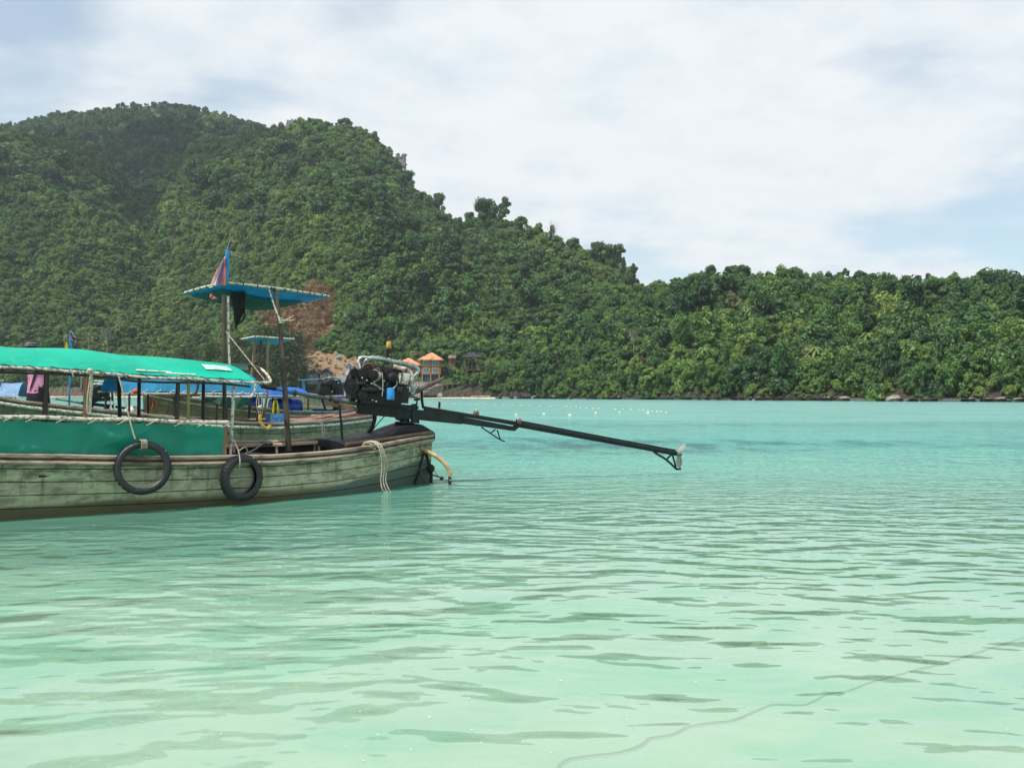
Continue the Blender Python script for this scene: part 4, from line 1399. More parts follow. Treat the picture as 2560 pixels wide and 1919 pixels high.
def longtail_engine(fr, base, label, group, warp=None, full=True):
    root = empty('longtail_engine', base, label, 'engine', group)
    R = Rig(fr, root, warp)
    P = R.P
    # frame beam that carries everything
    R.prism('frame_beam', [(893, 1006), (1150, 1036), (1150, 1060), (893, 1034)], -.10, .10, 'steel_green')
    R.prism('side_plate', [(905, 1001), (1040, 1014), (1040, 1022), (905, 1010)], -.16, .16, 'steel_dark')
    R.prism('rail_cover', [(1028, 1010), (1042, 1008), (1046, 1056), (1030, 1058)], .09, .13, 'steel_green')
    # tiller
    R.tube('tiller', [(826, 995), (905, 1010)], [.036, .040], 'tube_grey', n=10)
    til = R.tube('tiller', [(735, 981), (780, 989), (826, 996)], [.026, .026, .028], 'tube_grey', n=9)
    R.tube('tiller', [(690, 972), (735, 981)], [.026, .026], 'blue_pole' if full else 'tube_grey', n=9)
    R.tube('grip', [(653, 964), (690, 972)], [.036, .032], 'rubber', n=9)
    for x, y in ((737, 982), (826, 996)):
        R.drum('collar', (x, y), [(-.02, .045), (.02, .045)], 'rust', axis=norm(P(900, 1009) - P(800, 992)))
    R.prism('tiller_bracket', [(815, 1003), (896, 1018), (896, 1028), (815, 1012)], -.05, .05, 'red_deck')
    # block
    blk = R.prism('engine_block', [(872, 938), (885, 925), (905, 918), (960, 922), (1005, 938), (1016, 960), (1014, 1008), (870, 1001), (868, 960)], -.20, .16, 'grease')
    R.prism('cylinder_head', [(905, 908), (1000, 925), (1010, 945), (905, 930)], -.13, .08, 'grease')
    R.prism('sump', [(890, 975), (1000, 985), (996, 1012), (893, 1008)], -.15, .21, 'steel_dark')
    R.prism('gear_case', [(868, 952), (886, 940), (893, 990), (872, 998)], -.17, .22, 'grease')
    # front pulleys and belt
    for c, r, o in (((878, 965), .115, .23), ((884, 930), .06, .2), ((905, 985), .07, .24)):
        R.drum('pulley', c, [(-.02, r), (-.008, r), (0, r * .9), (.008, r), (.02, r), (.022, r * .4), (.03, r * .35)], 'steel_dark', o)
    R.tube('fan_belt', [(862, 965), (870, 938), (884, 921), (896, 930), (915, 985), (905, 998), (872, 986), (862, 965)], .010, 'rubber', .235, n=5)
    # exhaust manifold of pale alloy over the top
    R.tube('manifold', [(915, 903), (926, 895), (945, 896), (970, 901), (1000, 907), (1028, 912), (1044, 921), (1045, 930), (1036, 942), (1029, 955)], [.026, .034, .037, .037, .036, .035, .033, .030, .028, .025], 'alloy', .04, n=11, fine=5)
    for x, y in ((945, 896), (972, 901), (998, 906)):
        R.drum('flange', (x, y), [(-.012, .044), (.012, .044)], 'alloy', .04, axis=norm(P(1000, 907) - P(950, 897)), n=8)
    R.tube('breather_pipe', [(901, 926), (898, 912), (895, 903), (899, 895), (908, 892), (925, 894)], .019, 'chrome', .10, n=9, fine=5)
    R.tube('breather_pipe', [(906, 918), (912, 902), (924, 895)], .014, 'alloy', .06, n=8)
    R.tube('intake_tube', [(984, 917), (998, 919), (1012, 922), (1024, 928), (1030, 940), (1028, 958)], [.030, .031, .031, .030, .028, .024], 'white_metal', .12, n=10)
    R.drum('hose_clamp', (1015, 924), [(-.02, .036), (.02, .036)], 'rust', .12, axis=norm(P(1012, 922) - P(998, 919)), n=10)
    # alternator
    R.drum('alternator', (938, 938), [(-.10, .05), (-.09, .085), (.02, .09), (.05, .085), (.06, .05)], 'white_metal', .20)
    R.drum('alternator_cap', (931, 938), [(-.06, .075), (.09, .078), (.10, .03)], 'steel_dark', .19)
    R.tube('wire', [(908, 914), (918, 908), (930, 910), (935, 922), (945, 919), (950, 926)], .007, 'red_wire', .26, n=5)
    R.tube('wire', [(912, 920), (925, 914), (940, 920), (949, 930)], .006, 'rope_dark', .27, n=5)
    # round black housing and white box
    R.drum('air_housing', (980, 945), [(-.10, .05), (-.06, .082), (.05, .085), (.08, .06), (.088, .02)], 'black_paint', .20)
    R.prism('battery_box', [(998, 932), (1022, 935), (1017, 962), (995, 958)], .10, .27, 'white_metal')
    R.prism('box_strap', [(1004, 931), (1008, 931.5), (1003, 961), (999, 960)], .265, .28, 'rust')
    R.tube('coolant_hose', [(960, 925), (968, 938), (972, 955), (965, 965)], .02, 'rubber', .2)
    R.tube('coolant_hose', [(1022, 950), (1030, 965), (1035, 978), (1028, 985)], .026, 'alloy', .10)
    R.tube('coolant_hose', [(888, 940), (895, 955), (912, 960), (930, 975)], .018, 'rubber', .24)
    R.tube('dip_stick', [(955, 930), (957, 960), (955, 990)], .006, 'chrome', .25, n=5)
    R.drum('oil_filter', (976.5, 1000), [(-.005, .045), (.01, .062), (.165, .062), (.185, .055), (.19, .03)], 'filter_blue', .23, axis='z')
    R.drum('starter_motor', (925, 975), [(-.14, .05), (.10, .05), (.12, .03)], 'steel_dark', .22, axis='d')
    for k, (x, y) in enumerate(((917, 950), (936, 963), (949, 972), (912, 990), (931, 1000), (890, 1002), (940, 1003), (1019, 968), (960, 952), (905, 944), (985, 968))):
        R.drum('bolt_head', (x, y), [(0, .012), (.015, .012), (.018, .006)], 'chrome' if k % 3 == 0 else 'alloy', .215 + .01 * (k % 3), n=6)
    # clutter on the block: castings, hoses, wires
    cr_ = random.Random(5)
    for k in range(22):
        x, y = cr_.uniform(878, 1008), cr_.uniform(930, 998)
        o = .165 + cr_.uniform(0, .05)
        if k % 3 == 0:
            R.drum('casting_boss', (x, y), [(-.03, .03), (.02, cr_.uniform(.02, .04)), (.028, .012)], cr_.choice(['steel_dark', 'rust', 'alloy', 'grease']), o, n=9)
        elif k % 3 == 1:
            w_, h_ = cr_.uniform(4, 11), cr_.uniform(3, 8)
            R.prism('casting', [(x - w_, y - h_), (x + w_, y - h_ + 1), (x + w_ - 2, y + h_), (x - w_ + 1, y + h_ - 1)], .10, o + .02, cr_.choice(['steel_dark', 'grease', 'rust', 'grease']), bev=.01)
        else:
            R.tube('small_hose', [(x, y), (x + cr_.uniform(-9, 9), y + cr_.uniform(4, 14)), (x + cr_.uniform(-20, 20), y + cr_.uniform(8, 26))], cr_.uniform(.007, .014), cr_.choice(['rubber', 'rubber', 'rust', 'alloy', 'red_wire']), o + .04, n=6)
    # silencer
    R.tube('silencer', [(1012, 975), (1016, 985), (1028, 984), (1060, 968), (1100, 950)], [.030, .036, .037, .036, .033], 'rust', .06, n=10, fine=5)
    R.tube('silencer', [(1098, 951), (1106, 946), (1113, 940)], [.034, .024, .006], 'rust', .06, n=8)
    R.tube('silencer_stay', [(1054, 974), (1055, 1000), (1058, 1020)], .022, 'steel_dark', .0, n=7)
    if full:
        R.prism('throttle_pole', [(965, 872), (975, 872), (971, 897), (964, 897)], -.13, -.07, 'steel_dark')
        R.drum('orange_cap', (972, 872), [(0, .03), (.01, .037), (.09, .040), (.115, .034), (.12, .01)], 'orange', -.10, axis='z', n=12)
        R.drum('orange_socket', (968.5, 902), [(0, .036), (.05, .034)], 'orange', -.10, axis='z', n=12)
        b_ = R.tube('lamp_post', [(1098, 1020), (1099, 1004)], [.02, .017], 'steel_dark', .03)
        R.drum('lamp_socket', (1099, 1004), [(0, .022), (.03, .02)], 'chrome', .03, axis='z', parent=b_)
        R.drum('lamp_bulb', (1099.3, 1000), [(0, .016), (.025, .022), (.05, .040), (.08, .045), (.105, .034), (.118, .008)], 'bulb_glass', .03, axis='z', parent=b_, n=14)
        R.tube('knob_stem', [(1042, 1012), (1042.5, 1000)], .014, 'steel_dark', .05, n=6)
        R.prism('knob', [(1035, 996), (1050, 994), (1050, 1000), (1036, 1002)], .02, .08, 'steel_dark')
        R.tube('prop_leg', [(937, 1030), (936, 1050), (931, 1066), (924, 1078), (917, 1090)], [.036, .032, .030, .032, .034], 'steel_dark', .0, n=8)
        R.tube('prop_rod', [(965, 1036), (945, 1058), (929, 1078)], .008, 'steel_green', .04, n=5)
        R.prism('stay_lug', [(968, 1030), (980, 1032), (979, 1038), (968, 1037)], .05, .09, 'red_deck')
    # pivot
    R.prism('pivot_head', [(988, 1030), (1046, 1036), (1046, 1058), (1030, 1056), (1030, 1044), (1002, 1042), (1000, 1052), (990, 1048)], -.07, .07, 'steel_dark')
    R.drum('pivot_column', (1012, 1060), [(-.02, .16), (.0, .16), (.012, .09), (.05, .075), (.14, .07)], 'steel_dark', 0, axis='z')
    R.drum('turn_plate', (1014, 1057), [(0, .17), (.022, .17)], 'steel_green', 0, axis='z')
    # shaft housing
    for o in (-.055, .055):
        R.prism('shaft_rail', [(1060, 1018), (1150, 1033), (1292, 1059), (1292, 1064), (1150, 1039), (1060, 1024)], o - .018, o + .018, 'steel_dark', bev=.004)
    R.prism('shaft_channel', [(1148, 1040), (1284, 1066), (1292, 1062), (1294, 1068), (1284, 1077), (1150, 1058)], -.07, .07, 'steel_green')
    R.tube('shaft_tube', [(1060, 1020), (1290, 1058)], [.034, .036], 'steel_dark', 0, n=10)
    R.tube('shaft_tube', [(1290, 1059), (1480, 1094), (1690, 1133)], [.052, .048, .042], 'steel_dark', 0, n=12)
    R.tube('grease_line', [(1290, 1050), (1480, 1086), (1640, 1116), (1688, 1125)], .012, 'steel_dark', .0, n=6)
    for x, y in ((1190, 1035), (1296, 1055)):
        cl_ = R.drum('clamp', (x, y), [(-.03, .062), (.03, .062)], 'rust', 0, axis=norm(P(1290, 1059) - P(1190, 1040)), n=10)
        R.drum('clamp_bolt', (x, y - 5), [(0, .02), (.05, .018)], 'white_metal', .02, axis='z', parent=cl_, n=7)
    for q in ([(1203, 1067), (1246, 1096), (1262, 1103)], [(1228, 1081), (1238, 1073)], [(1243, 1074), (1250, 1097)]):
        R.tube('stand_leg', q, .012, 'steel_green', 0, n=6, fine=2)
    sk = R.tube('skeg', [(1634, 1129), (1665, 1148), (1685, 1166), (1692, 1172), (1702, 1171)], .020, 'steel_green', 0, n=7, fine=3)
    R.tube('skeg_bar', [(1666, 1149), (1678, 1136)], .016, 'steel_green', 0, parent=sk, n=6)
    R.tube('skeg_bar', [(1681, 1136), (1685, 1150), (1690, 1168)], .018, 'steel_green', 0, parent=sk, n=6)
    # propeller
    pr = R.drum('propeller_hub', (1690, 1133), [(0, .045), (.04, .042), (.09, .036), (.12, .022), (.13, .008)], 'bronze', 0, axis=norm(P(1690, 1133) - P(1480, 1094)), n=14)
    ax = norm(P(1690, 1133) - P(1480, 1094))
    hub = P(1695, 1134)
    zup = norm(np.array([0, 0, 1.0]) - ax * ax[2])
    sd = np.cross(ax, zup)
    for ang, ln, p0, p1, rake, kw in ((math.radians(-14), .17, 62, 40, .10, .85), (math.radians(166), .205, 80, 74, .0, 1.25)):
        rad = norm(zup * math.cos(ang) + sd * math.sin(ang))
        tan = np.cross(ax, rad)
        rows_ = []
        for t in np.linspace(0, 1, 9):
            wid = (0.034 + 0.105 * math.sin(math.pi * min(1, t * .88 + .10)) ** .8 * (0.6 + .5 * t)) * kw
            pitch = math.radians(p0 + (p1 - p0) * t)
            c_ = hub + rad * (0.03 + t * ln) + ax * (.02 + rake * t)
            dirn = tan * math.cos(pitch) + ax * math.sin(pitch)
            rows_.append([c_ + dirn * wid * q + ax * .012 * q * q for q in (-.5, -.25, 0, .25, .5)])
        MB().sheet(rows_, .008).build('blade', M['bronze'], pr)
    return root, R


FE = Frame((-1.6, 14.4), 21.6)
eng, RG = longtail_engine(FE, FE.pix(1014, 1060, 0), 'large greasy black car engine with silver manifold mounted on the near boat stern', 'longtail engines')
# ------------------------------------------------------------------ the boats behind
def sc_tab(tab, k):
    return [(a, b * k) for a, b in tab]


def canopy(fr, root, s0, s1, hw, edge, peak, cloth, pipe='pipe_white', name='canopy_cloth', near_only=False):
    rows_ = []
    for s in np.linspace(s0, s1, 16):
        rows_.append([fr(s, w, edge + (peak - edge) * (1 - abs(w / hw) ** 2.2) + .015 * math.sin(s * 6 + w * 4)) for w in np.linspace(hw, -hw, 11)])
    c = MB().sheet(rows_, .006).build(name, M[cloth], root)
    for sd in (1, -1):
        MB().tube([fr(s, sd * hw, edge - .03) for s in np.linspace(s0 - .08, s1 + .05, 9)], .02, 6).build('edge_pipe', M[pipe], root)
    for s in np.linspace(s0 + .1, s1 - .1, 4):
        for sd in (1, -1):
            MB().tube([fr(s, sd * hw, edge - .02), fr(s, sd * hw * .98, .72)], .022, 6).build('canopy_post', M['post_dark'], root)
    return c


# second boat, moored close behind
F2 = Frame((-3.57, 22.0), 37.0, 0.02)
b2 = empty('longtail_boat', F2(4, 0, -.3), 'mouldy olive longtail boat with red-brown stern deck behind the near boat', 'boat', 'moored longtail boats')
ZG2 = [(-.3, .90), (1, .83), (2.5, .80), (4, .88), (5.2, 1.02), (7.3, 1.28), (9, 1.6), (10.2, 2.0)]
H2 = Hull(F2, b2, sc_tab(HG, .95), sc_tab(HW, .95), ZG2, -.26, 10.2, 'hull_dull', 5, .014, fine=30)
for sd in (1, -1):
    H2.rail('gunwale_cap', 'rail', sd, 0, -.01, .08, .05)
    H2.rail('rub_rail', 'pipe_white', sd, .02, -.10, .06, .06, rnd_=True)
for s in np.arange(1.2, 8, 1.3):
    hwid = float(lerp_tab(HG, s)) * .95 - .05
    MB().box(F2(s, 0, .56), (.2, hwid * 2, .035), F2.ax).build('thwart', M['rail_dark'], b2)
rings = [[F2(s, -w, .7), F2(s, -w, z - .02), F2(s, 0, z), F2(s, w, z - .02), F2(s, w, .7)] for s, w, z in ((1.9, .70, .84), (1.2, .58, .87), (.6, .40, .95), (.2, .22, 1.0), (-.2, .08, .95))]
MB().loft(rings, cap=True, smooth=False).build('stern_deck', M['red_deck'], b2)
MB().box(F2(1.15, .30, .93), (.5, .22, .02), F2.ax).build('loose_board', M['tan_wood'], b2)
s0, s1 = F2.sw(655, 985, .92)[0], F2.sw(310, 975, .92)[0]
canopy(F2, b2, s0, s1, .92, 1.46, 1.86, 'tarp_blue')
for px in (330, 362, 395, 428, 460, 495, 530, 565, 600, 632):
    a, b = F2.pix(px + 8, 966 + px * .02, .95), F2.pix(px - 8, 975 + px * .02, .95)
    MB().tube([a, b], .009, 4).build('lashing', M['rope'], b2)
# bent side frames
mb = MB().tube(spline([F2.pix(430, 990, .98), F2.pix(470, 989, .98), F2.pix(487, 984, .98), F2.pix(494, 970, .98), F2.pix(494, 950, .98)], 4), .026, 7)
mb.build('side_frame', M['post_dark'], b2)
mb = MB().tube(spline([F2.pix(500, 990, .98), F2.pix(615, 992, .98), F2.pix(630, 987, .98), F2.pix(638, 972, .98), F2.pix(638, 952, .98)], 4), .024, 7)
mb.build('side_frame', M['pipe_white'], b2)
# awning on thin poles over the stern
aw = [at(602, 848, 20.6), at(640, 841, 20.2), at(735, 847, 21.4), at(700, 854, 22.2)]
rows = []
for i in range(6):
    u = i / 5
    a, b = aw[0] + (aw[3] - aw[0]) * u, aw[1] + (aw[2] - aw[1]) * u
    rows.append([a + (b - a) * v + np.array([0, 0, -.10 * math.sin(math.pi * u) * math.sin(math.pi * v) - .02]) for v in np.linspace(0, 1, 6)])
MB().sheet(rows, .005).build('stern_awning_cloth', M['tarp_teal'], b2)
for a, b in ((aw[0], aw[1]), (aw[1], aw[2]), (aw[0], aw[3]), (aw[3], aw[2])):
    MB().tube([a, b], .022, 6).build('awning_pipe', M['pipe_white'], b2)
for x0, y0, x1, y1, mt in ((638, 850, 627, 960, 'post_rust'), (653, 846, 647, 965, 'post_brown'), (669, 848, 668, 985, 'post_rust'), (668, 985, 658, 1045, 'post_rust')):
    MB().tube([at(x0, y0, 20.6), at(x1, y1, 20.7)], .030, 6).build('awning_pole', M[mt], b2)
for x in (627, 647):
    MB().tube([at(x, 960, 20.7), at(x - 4, 1045, 20.8)], .030, 6).build('awning_pole', M['post_brown'], b2)


def small_engine(fr, base, label, c, k, group, tiller=True, hoops=False):
    """compact diesel seen from the side; c = pixel centre of the block foot, k = pixels per unit"""
    root = empty('longtail_engine', base, label, 'engine', group)
    R = Rig(fr, root)
    X = lambda pts: [(c[0] + x * k, c[1] + y * k) for x, y in pts]
    Xp = lambda x, y: (c[0] + x * k, c[1] + y * k)
    u = 1.0 / 2309 * np.linalg.norm(fr.pix(*c)[:2]) * k      # metres per unit
    R.prism('engine_block', X([(-26, -2), (-30, -18), (-24, -34), (-6, -42), (18, -40), (26, -28), (27, -4)]), -16 * u, 15 * u, 'grease')
    R.drum('flywheel', Xp(-16, -14), [(-3 * u, 13 * u), (2 * u, 13 * u), (3 * u, 10 * u)], 'steel_dark', 17 * u)
    R.drum('fuel_tank', Xp(10, -22), [(-6 * u, 6 * u), (-5 * u, 9 * u), (5 * u, 9 * u), (6 * u, 6 * u)], 'black_paint', 14 * u)
    R.drum('muffler', Xp(-8, -30), [(-16 * u, 5 * u), (10 * u, 6 * u), (13 * u, 3 * u)], 'black_paint', 13 * u, axis='d')
    R.drum('filter', Xp(17, -10), [(-3 * u, 6 * u), (4 * u, 6 * u)], 'steel_dark', 16 * u)
    R.tube('manifold', X([(-8, -46), (4, -48), (18, -46), (25, -42), (28, -34), (26, -24)]), [2.6 * u, 3.2 * u, 3.2 * u, 2.6 * u, 2 * u, 2 * u], 'alloy', 8 * u, n=8)
    R.tube('hose', X([(-27, -24), (-20, -38), (-8, -44)]), 2.2 * u, 'rubber', 12 * u, n=6)
    for x, y in ((-14, -24), (-9, -20), (4, -12), (20, -34), (-22, -8)):
        R.drum('bolt_head', Xp(x, y), [(0, 1.6 * u), (2 * u, 1.4 * u)], 'chrome', 16 * u, n=6)
    R.prism('frame_beam', X([(-48, -3), (34, 6), (34, 14), (-48, 5)]), -7 * u, 7 * u, 'steel_dark')
    R.tube('pivot_post', X([(14, 12), (15, 34)]), [7 * u, 9 * u], 'steel_dark', n=8)
    R.tube('strut', X([(-22, 6), (-12, 36)]), 2.6 * u, 'steel_dark', n=6)
    if tiller:
        R.tube('tiller', X([(-48, 1), (-86, -5), (-112, -9)]), [3 * u, 2.2 * u, 2.0 * u], 'tube_grey', n=7)
        R.tube('shaft_tube', X([(34, 10), (70, 15), (108, 20)]), [3 * u, 2.6 * u, 2.4 * u], 'steel_dark', n=7)
    if hoops:
        for dx, dy, mt in ((0, 0, 'chrome'), (9, -7, 'chrome')):
            R.tube('guard_hoop', X([(-24 + dx, -46 + dy), (0 + dx, -45 + dy), (18 + dx, -43 + dy), (22 + dx, -37 + dy), (23 + dx, -14), (25 + dx, 34)]), 2.1 * u, mt, 17 * u - dx * .2 * u, n=7)
    return root


small_engine(F2, F2.pix(838, 1035), 'small black engine with pale pipe on the red-brown stern deck', (826, 990), 0.98, 'longtail engines')

# things lying or hanging on the second boat
cr = empty('plastic_crate', F2.pix(689, 1054, .80), 'blue plastic crate under the yellow cloth on the second boat', 'crate')
c0 = F2.pix(689, 1045, .80)
for sd, sz in ((1, (.33, .02, .20)), (-1, (.33, .02, .20))):
    MB().box(c0 + np.array([*F2.n, 0]) * .13 * sd, sz, F2.ax).build('side', M['blue_crate'], cr)
for sd in (1, -1):
    MB().box(c0 + np.array([*F2.d, 0]) * .155 * sd, (.02, .24, .20), F2.ax).build('end', M['blue_crate'], cr)
MB().box(c0 - np.array([0, 0, .09]), (.30, .24, .015), F2.ax).build('bottom', M['blue_crate'], cr)
rows = []
for k in range(9):
    t = k / 8
    rows.append([F2.pix(689 + (q - .5) * np.interp(t, [0, .3, 1], [6, 14, 19]), 1000 + 41 * t, .88 + .05 * math.sin(q * 9 + t)) for q in np.linspace(0, 1, 8)])
tag(MB().sheet(rows, .008).build('hanging_cloth', M['yellow_cloth']), 'yellow cloth hanging in folds above the blue crate', 'cloth')
rows = []
for k in range(12):
    t = k / 11
    x = 506 + 118 * t
    yb = np.interp(t, [0, .08, .3, .45, .7, 1], [1014, 1006, 1006, 1021, 1020, 1010])
    rows.append([F2.pix(x, 993 + (yb - 993) * q, 1.02 + .05 * math.sin(t * 17 + q * 2)) for q in np.linspace(0, 1, 5)])
tag(MB().sheet(rows, .01).build('draped_cloth', M['green_cloth']), 'dark green cloth draped over the side frame below the blue tarp', 'cloth')
mb = MB().tube(spline([F2.pix(650, 1036, 1.05), F2.pix(650, 1050, 1.06), F2.pix(656, 1063, 1.06), F2.pix(667, 1070, 1.06), F2.pix(673, 1068, 1.06), F2.pix(675, 1061, 1.06)], 4), .034, 8)
tag(mb.build('plastic_hose', M['orange']), 'bent orange hose hanging over the side of the second boat', 'hose')
mb = MB()
for dx in (0, 4, -3):
    mb.tube(spline([F2.pix(648 + dx, 985, 1.02), F2.pix(647 + dx * 2, 1010, 1.04), F2.pix(650 + dx * 1.5, 1028, 1.05), F2.pix(651 + dx, 1040, 1.05)], 3), .007, 5)
mb.blob(F2.pix(650, 1018, 1.05), (.05, .04, .05), 8, 6, .2)
tag(mb.build('hose_rope', M['rope']), 'pale cords knotted above the orange hose', 'rope')
mb = MB().tube(spline([F2.pix(776, 1052, .74), F2.pix(801, 1056, .80), F2.pix(805, 1064, .82), F2.pix(806, 1090, .82)], 3), .012, 5)
mb.tube(spline([F2.pix(806, 1056, .80), F2.pix(812, 1075, .82), F2.pix(809, 1090, .82)], 3), .010, 5)
tag(mb.build('mooring_rope', M['rope_grey']), 'pale rope hanging from the second boat gunwale by its deck', 'rope')
mb = MB().tube(spline([F2.pix(903, 1068, 0), F2.pix(920, 1073, -.1), F2.pix(933, 1078, -.1), F2.pix(937, 1085, -.1)], 3), [.03, .035, .05, .05], 7)
tag(mb.build('stern_pipe', M['yellowed']), 'short orange-tan pipe sticking out behind the second boat stern', 'pipe')
mb = MB()
mb.blob(F2.pix(331, 1032, .75), (.17, .14, .14), 10, 7, .12)
tag(mb.build('sack', M['white_metal']), 'pale sack slumped on the second boat below the thin rope', 'sack')

# third boat: ochre bow at the far left of the gap, blue barrels aft
F3 = Frame((-5.6, 33.0), 57.0)
b3 = empty('longtail_boat', F3(4, 0, -.3), 'brown ochre longtail boat with its bow raised behind the second boat', 'boat', 'moored longtail boats')
HG3 = [(-.3, .10), (0.5, .5), (1.5, .8), (3, .9), (5, .85), (6.5, .6), (7.6, .3), (8.6, .04)]
HW3 = [(-.3, .02), (0.5, .35), (1.5, .7), (3, .8), (4.6, .65), (6, .3), (6.9, .03), (8.6, .01)]
ZG3 = [(-.3, .92), (2, .80), (4, .86), (6, 1.08), (7.5, 1.3), (8.6, 1.52)]
H3 = Hull(F3, b3, HG3, HW3, ZG3, -.26, 8.6, 'hull_ochre', 5, .012, fine=24)
for sd in (1, -1):
    H3.rail('gunwale_cap', 'tube_grey', sd, 0, 0, .09, .06)
    H3.rail('rub_rail', 'rail', sd, .01, -.14, .05, .05, rnd_=True)
MB().tube([F3(8.3, 0, 1.2), F3(8.62, 0, 1.52), F3(8.8, 0, 1.75)], [.05, .045, .03], 7).build('stem_post', M['tan_wood'], b3)
s0, s1 = F3.sw(775, 988, .8)[0], F3.sw(560, 988, .8)[0]
canopy(F3, b3, s0, s1, .82, 1.37, 1.62, 'tarp_royal')
for s in (1.0, 2.2, 3.4):
    MB().box(F3(s, 0, .58), (.2, 1.2, .035), F3.ax).build('thwart', M['rail_dark'], b3)
for k, (x, y, nm) in enumerate(((712, 1018, 'larger'), (610, 1012, 'other'))):
    ax = norm(np.array([*F3.d, 0]) * .8 + np.array([*F3.n, 0]) * .35)
    br_ = empty('barrel', F3.pix(x, y + 17, .15), ('big blue plastic barrel lying across the brown boat, round end towards the beach', 'blue plastic barrel lying behind the dark green cloth')[k], 'barrel', 'blue barrels on the brown boat')
    c_ = F3.pix(x, y, .15)
    MB().lathe(c_ - ax * .5, ax, [(0, .20), (.02, .27), (.12, .285), (.3, .29), (.32, .30), (.36, .30), (.38, .29), (.62, .29), (.64, .30), (.68, .30), (.70, .29), (.88, .285), (.98, .27), (1.0, .20)], 20).build('drum', M['blue_plastic'], br_)
    MB().lathe(c_ + ax * .5, ax, [(0, .24), (.02, .24)], 20).build('lid', M['blue_plastic'], br_)
mb = MB().lathe(F3.pix(800, 1031, -.2), (0, 0, 1), [(0, .17), (.02, .20), (.12, .27), (.13, .28), (.12, .25), (.03, .17)], 18)
tag(mb.build('basin', M['violet_plastic']), 'violet plastic basin on the stern of the brown boat', 'basin')
rows = []
for k in range(9):
    t = k / 8
    x0 = np.interp(t, [0, .2, 1], [392, 384, 378])
    wd = np.interp(t, [0, .15, .5, 1], [16, 12, 9, 13])
    rows.append([F3.pix(x0 + wd * q, 977 + 46 * t, .05 + .07 * math.sin(q * 8 + t * 2)) for q in np.linspace(0, 1, 6)])
gl = tag(MB().sheet(rows, .01).build('cloth_sash', M['orange_cloth']), 'orange sash tied round the raised bow of the brown boat', 'sash')
mb = MB().blob(F3.pix(399, 981, .05), (.14, .12, .06), 9, 6, .2)
tag(mb.build('bow_garland', M['flag_red']), 'red cloth knot on top of the brown bow', 'garland')
mb = MB().blob(F2.pix(342, 977, 1.0), (.09, .07, .05), 9, 6, .25)
tag(mb.build('ribbon_knot', M['flag_red']), 'small red ribbon knot on the pipe below the blue tarp', 'ribbon')

# fourth boat: only its engine shows over the second boat
F4 = Frame((-10.4, 24.5), 37.0)
b4 = empty('longtail_boat', F4(4, 0, -.3), 'low dark longtail boat under the guarded engine behind the second boat', 'boat', 'moored longtail boats')
H4 = Hull(F4, b4, sc_tab(HG, .9), sc_tab(HW, .9), sc_tab(ZG, 1.0), -.26, 8.5, 'hull_dull', 4, .012, fine=20)
for sd in (1, -1):
    H4.rail('gunwale_cap', 'rail_dark', sd, 0, -.01, .08, .05)
MB().box(F4(.6, 0, .78), (.9, .5, .16), F4.ax, .03).build('engine_bed', M['black_paint'], b4)
small_engine(F4, F4.pix(252, 1040), 'black engine inside bright guard hoops seen below the green canopy', (252, 1006), 1.02, 'longtail engines', True, True)

# boats further along the beach at the left edge
F5 = Frame((-23.0, 46.0), 12.0)
b5 = empty('longtail_boat', F5(4, 0, -.3), 'distant longtail boat under a faded pale blue tarp beside the person in pink', 'boat', 'moored longtail boats')
H5 = Hull(F5, b5, sc_tab(HG, .95), sc_tab(HW, .95), sc_tab(ZG, 1.25), -.26, 9.5, 'hull_dull', 4, .012, fine=20)
for sd in (1, -1):
    H5.rail('gunwale_cap', 'pipe_white', sd, 0, 0, .09, .06)
s0 = F5.sw(60, 975, 0)[0]
canopy(F5, b5, s0, s0 + 4.2, 1.0, 1.30, 1.95, 'tarp_pale')
MB().box(F5(s0 + 1.8, .2, 2.06), (1.6, .9, .08), F5.ax, .02).build('roof_box', M['white_metal'], b5)
small_engine(F5, F5.pix(20, 1004), 'small engine with brown casing on the stern below the pale blue tarp', (20, 1003), .36, 'longtail engines')

# small passenger boat with a blue awning further out
F6 = Frame((-13.5, 78.0), 8.0)
b6 = empty('passenger_boat', F6(2, 0, -.2), 'small far passenger boat with flat light blue awning on thin posts', 'boat')
hgt = [(-.2, .7), (1, .8), (2.5, .8), (3.6, .5), (4.6, .05)]
H6 = Hull(F6, b6, hgt, sc_tab(hgt, .8), [(-.2, 1.2), (2, 1.2), (4.6, 1.6)], -.2, 4.6, 'hull_dull', 3, .01, fine=14)
H6.rail('rail_stripe', 'violet_plastic', 1, .03, -.12, .05, .3)
H6.rail('gunwale_cap', 'white_metal', 1, 0, .02, .1, .06)
H6.rail('gunwale_cap', 'white_metal', -1, 0, .02, .1, .06)
rows = [[F6(s, w, 2.62 + .12 * math.sin((s + .5) * .7) - .03 * w * w) for w in np.linspace(.9, -.9, 6)] for s in np.linspace(.9, 4.2, 10)]
MB().sheet(rows, .03).build('awning_cloth', M['tarp_pale'], b6)
for s in (1.1, 4.0):
    for w in (.8, -.8):
        MB().tube([F6(s, w, 1.1), F6(s, w, 2.6)], .035, 6).build('awning_post', M['blue_pole'], b6)

